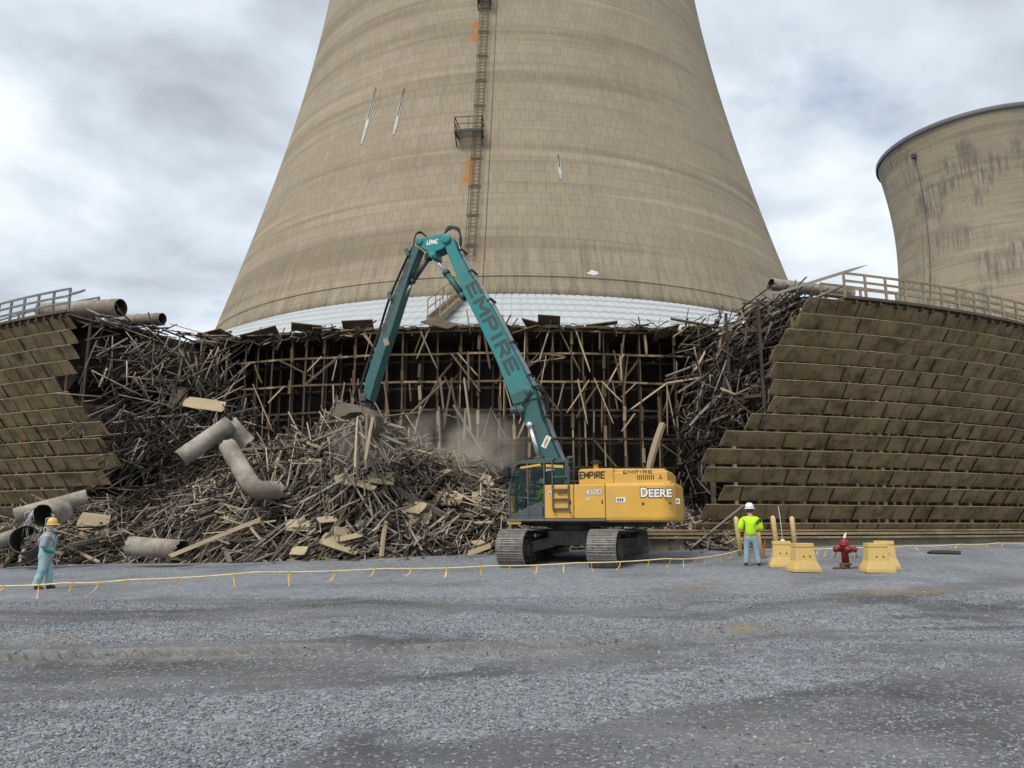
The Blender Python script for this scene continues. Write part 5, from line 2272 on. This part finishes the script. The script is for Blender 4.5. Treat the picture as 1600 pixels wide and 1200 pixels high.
def cylinder(a, mid, c, y, rb, rrod, name='hydraulic_cylinder', mat=None, parent=None):
    A, Mi, C = lp(*a, y), lp(*mid, y), lp(*c, y)
    b = MB()
    b.tube([A, Mi], rb, 14)
    dd = (A - Mi).normalized()
    b.tube([Mi + dd * .10, Mi - dd * .06], rb * 1.22, 14)
    b.lathe(A - Vector((0, .16, 0)), [(.02, 0), (rb * 1.1, 0), (rb * 1.1, .32), (.02, .32)], 12, axis=(0, 1, 0))
    o = b.build(name, mat or M_tealdark, parent or exc)
    b = MB()
    b.tube([Mi, C], rrod, 12)
    b.lathe(C - Vector((0, .13, 0)), [(.02, 0), (rrod * 1.25, 0), (rrod * 1.25, .26), (.02, .26)], 12, axis=(0, 1, 0))
    b.build('piston_rod', M_chrome, o)
    return o


cylinder((724, 463), (697, 426), (678, 402), 0, .125, .062)
cylinder((670, 402), (644, 440), (630, 466), 0, .115, .055, mat=M_steel)
for yy in (.38, -.38):
    cylinder((852, 752), (842, 716), (828, 664), yy, .16, .085, mat=M_steel)
# grapple
b = MB()
q = lp(572, 622, 0)
b.lathe((q.x, 0, q.z - .42), [(.10, 0), (.22, .03), (.24, .16), (.18, .22), (.16, .40), (.10, .44)], 18)
b.box((q.x, 0, q.z - .46), (.55, .4, .16))
b.box((q.x, 0, q.z + .0), (.3, .6, .3))
gr = b.build('grapple', M_steel, exc, bevel=.015)
for s, pts in ((1, [(573, 637), (562, 634), (549, 632), (533, 634), (529, 648), (536, 654), (548, 651), (553, 647), (563, 646), (573, 646)]),
               (-1, [(574, 637), (584, 641), (593, 651), (594, 668), (588, 684), (579, 692), (583, 680), (585, 668), (582, 657), (573, 648)])):
    b = MB()
    for yy in (-.32, -.1, .1, .32):
        b.prism([bp(x, y, 0) for x, y in pts], yy - .055, yy + .055)
    b.prism([bp(x, y, 0) for x, y in pts[0:4] + pts[-3:]], -.31, .31)
    b.build('jaw', simple('worn_jaw_steel', (.20, .165, .115), .7, .2, var=.3, scale=4, dirt=(.05, .045, .04), dirt_amt=.5), gr, bevel=.012)
b = MB()
for j in range(4):
    pts = [lp(566, 596, .1 - j * .08), lp(556 + j, 608, .2 - j * .1), lp(553 + j, 622, .2 - j * .1), lp(564, 634, .1 - j * .05)]
    b.tube(curve(pts), .03, 6)
b.build('hoses', M_black, gr)
# a clutch of laths held in the jaws
for i in range(26):
    a = random.gauss(-1.9, .5) if i % 2 else random.gauss(-.9, .5)
    L = random.uniform(1.0, 2.4)
    base = EC + FWD * bp(572 + random.uniform(-14, 14), 668, 0)[0] + Vector((0, random.uniform(-.5, .5), bp(572, 655 + random.uniform(0, 30), 0)[1]))
    d_ = Vector((math.cos(a), random.uniform(-.35, .35), math.sin(a)))
    timber(base + d_ * L * .35, d_, L, random.uniform(.06, .12), random.choices(['grey', 'brown', 'pale'], [4, 3, 4])[0],
           ('high' if base.z > 4.9 else 'low') + ' in the load gripped by the grapple', 'timbers held in the grapple', 'gripped_timber')

# ------------------------------------------------------------------ bollards, barriers, hydrant
bol = None
for (px, pyb, h, lean, lab) in ((1157, 868, 1.40, (.01, -.075), 'cream bollard left of the man in the lime shirt'),
                                (1190, 873, 1.28, (.01, -.10), 'cream bollard half hidden just right of the man in the lime shirt'),
                                (1215, 868, 1.42, (.01, -.07), 'cream bollard rising behind the left pair of barriers, nearer the man'),
                                (1243, 862, 1.30, (.01, -.05), 'cream bollard rising behind the front left barrier')):
    g0 = ground_at(px, pyb)
    if bol is None:
        b = MB()
        b.lathe((0, 0, -.05), [(.088, 0), (.088, 1.32), (.078, 1.37), (.05, 1.41), (.015, 1.43)], 18)
        bol = b.build('bollard', M_bollard, world=True)
        o = bol
    else:
        o = bol.copy()
        COL.objects.link(o)
    o.location = g0
    o.rotation_euler = (lean[0], lean[1], 0)
    o.scale = (1, 1, h / 1.40)
    tag(o, lab, 'bollard', 'cream bollards')
BOL1 = ground_at(1157, 868)

b = MB()


def barrier_mesh():
    b = MB()
    lev = [(0, .50, .36), (.10, .49, .35), (.36, .375, .25), (.78, .325, .19), (.80, .34, .21), (.92, .335, .205)]
    vs, fs = [], []
    for (z, hx_, hy_) in lev:
        vs += [(-hx_, -hy_, z), (hx_, -hy_, z), (hx_, hy_, z), (-hx_, hy_, z)]
    for i in range(len(lev) - 1):
        fs += [(4 * i + e, 4 * i + (e + 1) % 4, 4 * i + 4 + (e + 1) % 4, 4 * i + 4 + e) for e in range(4)]
    fs += [(3, 2, 1, 0), tuple(4 * (len(lev) - 1) + e for e in range(4))]
    b.add(vs, fs)
    return b


bar0 = None
for (px, pyb, rz, lab) in ((1256, 893, R(4), 'front yellow barrier block of the left pair, in front of a bollard'),
                           (1233, 888, R(-12), 'rear yellow barrier block of the left pair, next to the man in lime'),
                           (1371, 894, R(-3), 'front yellow barrier block right of the red hydrant'),
                           (1399, 891, R(-24), 'rear yellow barrier block right of the hydrant, half behind another')):
    g0 = ground_at(px, pyb)
    if rz in (R(-12), R(-24)):
        g0.y += .55
    g0.z = float(gz(g0.x, g0.y))
    if bar0 is None:
        o = barrier_mesh().build('barrier', M_barrier, world=True, bevel=.03)
        bar0 = o
        kids = []
        for xx in (-.09, .14):
            c = MB()
            c.lathe((xx, -.26, .50), [(.005, 0), (.022, 0), (.022, .03), (.005, .03)], 8, axis=(0, 1, 0))
            kids.append(c.build('drain_hole', M_black, o, world=False))
    else:
        o = bar0.copy()
        COL.objects.link(o)
        for kd in kids:
            c = kd.copy()
            COL.objects.link(c)
            c.parent = o
    o.location = g0
    o.scale = (.78, .85, .84)
    o.rotation_euler = (0, 0, rz)
    tag(o, lab, 'barrier', 'yellow barrier blocks')
# aerial whip on the rear barrier
g0 = ground_at(1233, 888)
g0.y += .55
tz = float(gz(g0.x, g0.y)) + .775
b = MB()
b.lathe((0, 0, 0), [(.07, 0), (.07, .03), (.02, .05)], 12)
b.tube([(0, 0, .04), (-.03, 0, .6), (-.07, 0, 1.05)], [.012, .009, .005], 6)
o = b.build('whip_aerial', M_white, world=True)
o.location = (g0.x + .05, g0.y, tz)
tag(o, 'thin white whip aerial standing on the rear left yellow barrier', 'aerial')
g0 = ground_at(1194, 872)
b = MB()
b.beam((0, 0, 0), (.05, 0, .62), .07, .02)
o = b.build('marker_stake', M_orange, world=True)
o.location = g0
tag(o, 'thin orange marker stake beside the bollard right of the man in lime', 'stake')

hg = ground_at(1322, 889)
hyd = thing('fire_hydrant', 'red fire hydrant with rusty base between the two pairs of yellow barriers', 'hydrant', hg)
b = MB()
b.lathe((0, 0, .16), [(.10, 0), (.10, .42), (.115, .44), (.13, .48), (.13, .60), (.115, .63), (.10, .66)], 20)
b.build('barrel', M_red, hyd)
b = MB()
b.lathe((0, 0, .66), [(.15, 0), (.15, .035), (.13, .04), (.12, .10), (.085, .15), (.04, .17), (.035, .21)], 20)
b.build('bonnet', M_red, hyd)
for s in (-1, 1):
    b = MB()
    b.lathe((0, 0, .55), [(.07, .08), (.07, .24), (.085, .25), (.085, .31), (.03, .31), (.03, .35)], 14, axis=(s, -.15, 0))
    noz = b.build('nozzle', M_red, hyd)
    b = MB()
    for q in range(5):
        b.box((s * (.27 + q * .014), -.05 - (q % 2) * .03, .47 - q * .035), (.035, .02, .03))
    b.build('cap_chain', M_rust, noz)
b = MB()
b.lathe((0, -.05, .55), [(.08, .08), (.08, .17), (.10, .18), (.10, .24), (.03, .24), (.03, .28)], 14, axis=(0, -1, 0))
b.build('nozzle', M_red, hyd)
b = MB()
b.lathe((0, 0, .0), [(.11, 0), (.11, .10), (.17, .12), (.17, .16), (.11, .17)], 18)
b.box((-.12, -.06, .09), (.12, .14, .14))
b.build('base_flange', M_rust, hyd, bevel=.01)
for s in (-1, 1):
    b = MB()
    b.box((s * .17, 0, .72), (.13, .02, .02))
    b.box((s * .22, 0, .70), (.02, .03, .08))
    b.build('bracket', M_rust, hyd)
for (dx, lab) in ((-.30, 'dark stone beside the left foot of the hydrant'), (.27, 'dark stone beside the right foot of the hydrant')):
    b = MB()
    b.lathe((0, 0, -.02), [(.04, 0), (.10, .03), (.085, .08), (.03, .11)], 7)
    o = b.build('rock', M_rust, world=True)
    o.location = hg + Vector((dx, -.05, 0))
    o.scale = (1.1, .8, .8)
    tag(o, lab, 'rock', 'rocks round the hydrant')
# a scrap of white cloth on top of the hydrant
b = MB()
vs = [(-.05, 0, .0), (.02, -.03, .0), (.05, .02, .01), (.07, 0, .14), (.01, -.02, .12), (-.02, .01, .06), (.04, .02, .16)]
b.add(vs, [(0, 1, 4, 5), (1, 2, 3, 4), (4, 3, 6), (5, 4, 6), (0, 5, 2)])
o = b.build('rag', M_white, world=True, flip=False)
o.location = hg + Vector((.02, 0, .865))
sd = o.modifiers.new('solid', 'SOLIDIFY')
sd.thickness = .012
tag(o, 'small white rag perched on top of the red hydrant', 'rag')


# ------------------------------------------------------------------ caution line with ribbons
def tape_line(name, pts, lab, ribs):
    root = thing(name, lab, 'tape line', pts[0])
    P_ = [Vector(p_) for p_ in pts]
    dense = []
    for p0, p1 in zip(P_, P_[1:]):
        k_ = 6
        for i in range(k_):
            f = i / k_
            q = p0.lerp(p1, f)
            q.z -= .03 * math.sin(math.pi * f)
            dense.append(q)
    dense.append(P_[-1])
    b = MB()
    b.tube(dense, .019, 6)
    b.build('rope', M_cord, root, world=True)
    for f in ribs:
        i = f * (len(dense) - 1)
        q = dense[int(i)].lerp(dense[min(int(i) + 1, len(dense) - 1)], i - int(i))
        gq = float(gz(q.x, q.y)) + .02
        dx, dy = random.uniform(-.22, .06), random.uniform(-.15, .05)
        fl = max(gq, q.z - random.uniform(.18, .36))
        pp = [q + Vector((0, 0, .015)), q + Vector((dx * .25, dy * .3, -(q.z - fl) * .45)), q + Vector((dx * .7, dy * .7, -(q.z - fl) * .8)), Vector((q.x + dx * 1.3, q.y + dy, fl))]
        if random.random() < .35:
            pp.append(Vector((q.x + dx * 2.0, q.y + dy * 2, max(gq, fl - .02))))
        b = MB()
        w = random.uniform(.022, .036)
        vs, fs = [], []
        for j, c in enumerate(pp):
            tw = random.uniform(-.6, .6)
            sd_ = Vector((math.cos(tw), math.sin(tw), 0)) * w / 2
            vs += [c - sd_, c + sd_]
            if j:
                fs.append((2 * j - 2, 2 * j - 1, 2 * j + 1, 2 * j))
        b.add(vs, fs)
        b.box(q, (.05, .05, .045))
        b.build('ribbon', M_tape, root, world=True, flip=False)
    return root


tl = [at(-30, 915, 17.2), at(100, 911, 17.6), at(200, 906, 18.2), at(400, 894, 19.6), at(600, 888.5, 21.2), at(770, 884, 22.4), at(900, 879.5, 23.0), at(1040, 873, 23.9), at(1100, 871, 25.2), BOL1 + Vector((0, -.1, .2))]
tape_line('tape_line', tl, 'cream rope with orange yellow ribbons strung low across the gravel in front of the excavator', list(np.linspace(.03, .36, 8)) + list(np.linspace(.40, .97, 17)))
t2 = [at(1262, 856, 27.2), at(1300, 857, 26.6), at(1340, 856, 26.8), at(1420, 853, 28.2), at(1500, 850.5, 29.2), at(1560, 848.5, 29.8), at(1640, 846, 30.2)]
tape_line('tape_line', t2, 'cream rope with yellow ribbons running behind the hydrant to the right edge', list(np.linspace(.06, .98, 15)))


# ------------------------------------------------------------------ people
def skin_mesh(name, verts, edges, radii, mat, parent, levels_=2, root=0):
    me = bpy.data.meshes.new(name)
    me.from_pydata([tuple(v) for v in verts], edges, [])
    o = bpy.data.objects.new(name, me)
    COL.objects.link(o)
    sk = o.modifiers.new('skin', 'SKIN')
    sk.use_smooth_shade = True
    for i, r in enumerate(radii):
        v = me.skin_vertices[0].data[i]
        v.radius = r if isinstance(r, tuple) else (r, r)
        v.use_root = (i == root)
    ss = o.modifiers.new('sub', 'SUBSURF')
    ss.levels = ss.render_levels = levels_
    dg = bpy.context.evaluated_depsgraph_get()
    me2 = bpy.data.meshes.new_from_object(o.evaluated_get(dg))
    bpy.data.objects.remove(o)
    me2.name = name
    me2.materials.clear()
    me2.materials.append(mat)
    me2.polygons.foreach_set('use_smooth', np.ones(len(me2.polygons), bool))
    return link(bpy.data.objects.new(name, me2), parent)


def chain(spec, mat, name, parent, lv=2):
    """spec: list of polylines [(point, radius), ...]; polylines that start with an index branch from that vertex"""
    verts, edges, radii = [], [], []
    for line in spec:
        prev = None
        for it in line:
            if isinstance(it, int):
                prev = it
                continue
            verts.append(it[0])
            radii.append(it[1])
            if prev is not None:
                edges.append((prev, len(verts) - 1))
            prev = len(verts) - 1
    return skin_mesh(name, verts, edges, radii, mat, parent, lv)


def hand_lines(w, fwd, side, start):
    """palm and five fingers from wrist w; returns polylines to append after 'start' vertices (wrist index = start)"""
    w, fwd, side = Vector(w), Vector(fwd).normalized(), Vector(side).normalized()
    nrm = fwd.cross(side)
    lines = [[start, (w + fwd * .05, .028), (w + fwd * .085, .030)]]
    pal = start + 2
    for k_, (off, L) in enumerate(((-.030, .062), (-.010, .075), (.010, .070), (.028, .055))):
        a = w + fwd * .095 + side * off
        lines.append([pal, (a, .0095), (a + fwd * L * .5 + nrm * .008, .0085), (a + fwd * L * .9 + nrm * .028, .007)])
    a = w + fwd * .035 - side * .036
    lines.append([start, (a, .011), (a + fwd * .035 - side * .014, .009), (a + fwd * .055 - side * .008 + nrm * .015, .008)])
    return lines


def hat(name, c, r, mat, parent, brim=.04, peak=Vector((0, 0, 0)), full=True):
    b = MB()
    b.lathe(c, [(r, 0), (r * .99, .05), (r * .86, .115), (r * .55, .155), (r * .15, .168)], 24)
    n = 24
    vs, fs = [], []
    for (k_, z) in ((1.0, .012), (1.0, -.004), (0, 0), (0, 0)):
        pass
    for q in range(n):
        a = 2 * math.pi * q / n
        d_ = Vector((math.cos(a), math.sin(a), 0))
        e = brim * (1 if full else .25) + max(0, d_.dot(peak)) * .055
        c_ = Vector(c)
        vs += [c_ + d_ * (r - .01) + Vector((0, 0, .016)), c_ + d_ * (r + e) + Vector((0, 0, -.010)), c_ + d_ * (r + e) + Vector((0, 0, -.018)), c_ + d_ * (r - .01) + Vector((0, 0, -.004))]
    for q in range(n):
        o_, p_ = 4 * q, 4 * ((q + 1) % n)
        fs += [(o_ + e, o_ + (e + 1) % 4, p_ + (e + 1) % 4, p_ + e) for e in range(4)]
    b.add(vs, fs, 0, True)
    for s in (-.03, 0, .03):
        b.tube([Vector(c) + Vector((s, -r * .9, .07)), Vector(c) + Vector((s, -r * .5, .155)), Vector(c) + Vector((s, 0, .172)), Vector(c) + Vector((s, r * .5, .155)), Vector(c) + Vector((s, r * .9, .07))], .008, 5)
    return b.build(name, mat, parent)


def head_parts(c, parent, hairmat, beard=False, f=(1, 0, 0)):
    """face forward along f (in the person's frame): features join the head in one mesh with the body colour"""
    f = Vector(f)
    s = Vector((-f.y, f.x, 0))
    c = Vector(c)
    b = MB()
    for e in (-1, 1):
        b.lathe(c + f * .087 + s * e * .032 + Vector((0, 0, .005)), [(.002, -.010), (.010, -.006), (.013, 0), (.010, .006), (.002, .010)], 8)
    b.build('eyes', M_boot, parent)
    b = MB()
    b.lathe(c - f * .02 + Vector((0, 0, -.03)), [(.05, -.045), (.094, 0), (.103, .05), (.095, .09), (.06, .11)], 18)
    b.build('hair', hairmat, parent)
    if beard:
        b = MB()
        b.lathe(c + f * .055 + Vector((0, 0, -.14)), [(.012, 0), (.05, .03), (.068, .07), (.062, .10), (.03, .12)], 14)
        b.build('beard', M_beard, parent)


# --- man in the lime shirt, seen from behind, hands held in front of him
pg = ground_at(1176, 884)
man = thing('person', 'person in lime shirt, white hard hat and pale jeans standing by the cream bollards', 'person', pg, R(90) - math.atan2(pg.x, pg.y))
man.scale = (1.05, 1.12, 1.03)
# local frame: +x is where he looks (away from the camera)
body = [[((0, 0, .98), .12), ((0, 0, 1.18), .13), ((0, 0, 1.40), .13), ((.0, 0, 1.52), .055), ((.02, 0, 1.60), .075), ((.02, 0, 1.69), .092), ((.01, 0, 1.77), .07)],
        [4, ((.10, 0, 1.665), .018), ((.118, 0, 1.655), .012)],
        [5, ((.01, .095, 1.675), .018), ((-.01, .108, 1.69), .014)],
        [5, ((.01, -.095, 1.675), .018), ((-.01, -.108, 1.69), .014)]]
n_ = 7 + 2 + 2 + 2
lines = list(body)
cnt = n_
for s in (1, -1):
    arm = [2, ((0, s * .20, 1.40), .065), ((-.02, s * .285, 1.13), .048), ((.20, s * .20, 1.04), .036), ((.27, s * .14, 1.045), .028)]
    lines.append(arm)
    wi = cnt + 3
    cnt += 4
    hl = hand_lines((.27, s * .14, 1.045), (.7, -s * .7, .05), (0, .0, 1), wi)
    for l_ in hl:
        lines.append(l_)
        cnt += sum(1 for it in l_ if not isinstance(it, int))
for s in (1, -1):
    lg = [0, ((0, s * .11, .90), .10), ((.02, s * .135, .50), .065), ((-.02, s * .165, .10), .045), ((.0, s * .17, .05), .045), ((.14, s * .19, .035), .035)]
    lines.append(lg)
chain(lines, M_skin, 'body', man)
shirt = [[((0, 0, .82), (.185, .165)), ((0, 0, 1.10), (.215, .17)), ((0, 0, 1.30), (.225, .15)), ((0, 0, 1.43), (.17, .115)), ((0, 0, 1.50), (.085, .075))],
         [3, ((0, .205, 1.40), .098), ((-.02, .285, 1.12), .088), ((.17, .22, 1.05), .068)],
         [3, ((0, -.205, 1.40), .098), ((-.02, -.285, 1.12), .088), ((.17, -.22, 1.05), .068)]]
chain(shirt, M_hivis, 'shirt', man)
tro = [[((0, 0, .95), (.165, .13)), ((0, 0, .84), (.165, .135))],
       [1, ((0, .105, .76), .112), ((.015, .135, .48), .090), ((-.02, .165, .12), .082), ((-.02, .168, .06), .085)],
       [1, ((0, -.105, .76), .112), ((.015, -.135, .48), .090), ((-.02, -.165, .12), .082), ((-.02, -.168, .06), .085)]]
chain(tro, M_jeans, 'trousers', man)
for s in (1, -1):
    chain([[((-.06, s * .17, .055), .05), ((.03, s * .175, .05), .055), ((.15, s * .19, .035), .04)]], M_boot, 'boot', man)
hat('hard_hat', (.02, 0, 1.735), .122, M_hatw, man, peak=Vector((1, 0, 0)), brim=.028)
head_parts((.02, 0, 1.67), man, M_hair)

# --- worker in grey, facing right
pg = ground_at(66, 921)
wk = thing('person', 'person in grey shirt, pale teal overalls and yellow hard hat, facing right', 'person', pg, R(14))
body = [[((0, 0, .92), .13), ((.01, 0, 1.15), .14), ((.01, 0, 1.36), .13), ((.04, 0, 1.47), .06), ((.07, 0, 1.545), .075), ((.075, 0, 1.63), .092), ((.06, 0, 1.70), .07)],
        [4, ((.155, 0, 1.60), .018), ((.175, 0, 1.59), .012)],
        [5, ((.06, .095, 1.61), .018), ((.045, .108, 1.625), .014)],
        [5, ((.06, -.095, 1.61), .018), ((.045, -.108, 1.625), .014)]]
lines = list(body)
cnt = n_
for s in (1, -1):
    arm = [2, ((.01, s * .20, 1.35), .07), ((-.01, s * .26, 1.08), .052), ((.20, s * .21, .96), .040), ((.26, s * .17, .95), .03)]
    lines.append(arm)
    wi = cnt + 3
    cnt += 4
    hl = hand_lines((.26, s * .17, .95), (.85, -s * .4, -.25), (0, .1, 1), wi)
    for l_ in hl:
        lines.append(l_)
        cnt += sum(1 for it in l_ if not isinstance(it, int))
for s in (1, -1):
    dx = .10 * s
    lg = [0, ((0, s * .11, .84), .11), ((.03 + dx * .5, s * .125, .48), .07), ((-.02 + dx, s * .13, .10), .05), ((dx, s * .13, .05), .045), ((.14 + dx, s * .14, .035), .035)]
    lines.append(lg)
chain(lines, M_skin, 'body', wk)
chain([[((0, 0, .95), (.19, .205)), ((.02, 0, 1.12), (.20, .215)), ((.01, 0, 1.27), (.205, .19)), ((.01, 0, 1.39), (.16, .135)), ((.03, 0, 1.46), (.085, .085))],
       [3, ((.01, .205, 1.35), .098), ((-.01, .265, 1.13), .085), ((.0, .27, 1.06), .085)],
       [3, ((.01, -.205, 1.35), .098), ((-.01, -.265, 1.13), .085), ((.0, -.27, 1.06), .085)]], M_greycloth, 'shirt', wk)
ov = [[((.02, 0, 1.14), (.195, .222)), ((.02, 0, .98), (.20, .225)), ((.0, 0, .84), (.175, .19))],
      [2, ((0, .105, .74), .128), ((.03 + .05, .125, .46), .108), ((-.02 + .10, .13, .14), .100), ((.08, .13, .09), .10)],
      [2, ((0, -.105, .74), .128), ((.03 - .05, -.125, .46), .108), ((-.02 - .10, -.13, .14), .100), ((-.12, -.13, .09), .10)]]
overall = chain(ov, M_overall, 'overalls', wk)
for s in (1, -1):
    b = MB()
    b.tube([(.19, s * .09, 1.15), (.19, s * .10, 1.30), (.09, s * .115, 1.45), (-.06, s * .105, 1.44), (-.17, s * .08, 1.28), (-.19, s * .05, 1.12)], .022, 6)
    b.build('strap', M_overall, overall)
for s in (1, -1):
    chain([[((.0, s * .27, 1.07), .066), ((.07, s * .255, 1.02), .06), ((.20, s * .21, .96), .052), ((.25, s * .18, .95), .04)]], M_glove, 'sleeve', wk)
for s in (1, -1):
    dx = .10 * s
    chain([[((-.07 + dx, s * .13, .055), .055), ((.03 + dx, s * .135, .055), .06), ((.17 + dx, s * .14, .035), .045)]], M_boot, 'boot', wk)
hat('hard_hat', (.075, 0, 1.675), .128, M_haty, wk, brim=.045, peak=Vector((1, 0, 0)))
head_parts((.075, 0, 1.61), wk, M_beard, True)

# --- the operator on the seat in the cab
sp = EC + FWD * .92 + LEFT * 1.18
op = thing('person', 'person in lime hi vis top seated at the controls inside the excavator cab', 'person', (sp.x, sp.y, EC.z + 1.98), math.pi - PSI)
lines = [[((0, 0, .10), .11), ((0, 0, .30), .12), ((0, 0, .50), .12), ((.01, 0, .62), .055), ((.03, 0, .69), .075), ((.03, 0, .78), .09), ((.02, 0, .85), .065)],
         [4, ((.11, 0, .75), .018), ((.13, 0, .74), .012)]]
cnt = 9
for s in (1, -1):
    lines.append([2, ((0, s * .19, .48), .06), ((.08, s * .23, .25), .046), ((.31, s * .17, .26), .034), ((.36, s * .16, .27), .028)])
    wi = cnt + 3
    cnt += 4
    for l_ in hand_lines((.36, s * .16, .27), (.9, 0, .2), (0, 1, 0), wi):
        lines.append(l_)
        cnt += sum(1 for it in l_ if not isinstance(it, int))
for s in (1, -1):
    lines.append([0, ((.10, s * .10, .10), .095), ((.45, s * .12, .12), .065), ((.50, s * .12, -.25), .045), ((.60, s * .12, -.30), .035)])
chain(lines, M_skin, 'body', op)
chain([[((0, 0, .06), (.17, .13)), ((0, 0, .30), (.18, .14)), ((0, 0, .52), (.15, .11)), ((.01, 0, .60), (.08, .07))],
       [2, ((0, .195, .47), .08), ((.08, .235, .26), .066), ((.26, .19, .26), .05)],
       [2, ((0, -.195, .47), .08), ((.08, -.235, .26), .066), ((.26, -.19, .26), .05)]], M_hivis, 'jacket', op)
chain([[((0, 0, .08), .15), ((.05, 0, .09), .15)], [1, ((.12, .10, .10), .11), ((.45, .12, .11), .08), ((.50, .12, -.22), .065)],
       [1, ((.12, -.10, .10), .11), ((.45, -.12, .11), .08), ((.50, -.12, -.22), .065)]], M_jeans, 'trousers', op)
head_parts((.03, 0, .76), op, M_hair)
hat('hard_hat', (.03, 0, .81), .118, M_hatw, op, brim=.03, peak=Vector((1, 0, 0)))


# ------------------------------------------------------------------ dust thrown up at the heap
def dust(c, s, dens, seed, lab):
    bm = bmesh.new()
    bmesh.ops.create_icosphere(bm, subdivisions=3, radius=1.0)
    me = bpy.data.meshes.new('dust_cloud')
    bm.to_mesh(me)
    bm.free()
    m = bpy.data.materials.new('dust')
    m.use_nodes = True
    nt = m.node_tree
    nt.nodes.clear()
    t = NT(nt)
    out = t.n('ShaderNodeOutputMaterial')
    co = t.n('ShaderNodeTexCoord').outputs['Object']
    ln = t.n('ShaderNodeVectorMath', operation='LENGTH')
    nt.links.new(co, ln.inputs[0])
    fall = t.math('SUBTRACT', 1.0, ln.outputs['Value'], True)
    mp = t.n('ShaderNodeMapping', {'Vector': co, 'Location': (seed, seed * .7, 0), 'Scale': (s[0] * .45, s[1] * .45, s[2] * .45)})
    nz = t.noise(mp.outputs[0], 1.0, 4, .6)
    de = t.math('MULTIPLY', t.math('MULTIPLY', fall, t.ramp(nz, [(.36, 0.0), (.62, 1.0)])), dens)
    pv = t.n('ShaderNodeVolumePrincipled', {'Color': (.93, .85, .74), 'Density': de, 'Anisotropy': 0.0})
    nt.links.new(pv.outputs[0], out.inputs['Volume'])
    me.materials.append(m)
    o = link(bpy.data.objects.new('dust_cloud', me))
    o.location = c
    o.scale = s
    tag(o, lab, 'dust', kind='stuff')
    return o


dust(at(712, 705, 35.2), (4.6, 1.5, 2.1), 1.1, 3.0, 'pale brown dust drifting behind the heap left of the cab')
dust(at(575, 690, 31.6), (2.0, 1.2, 1.4), .35, 7.0, 'thin dust puff around the grapple')
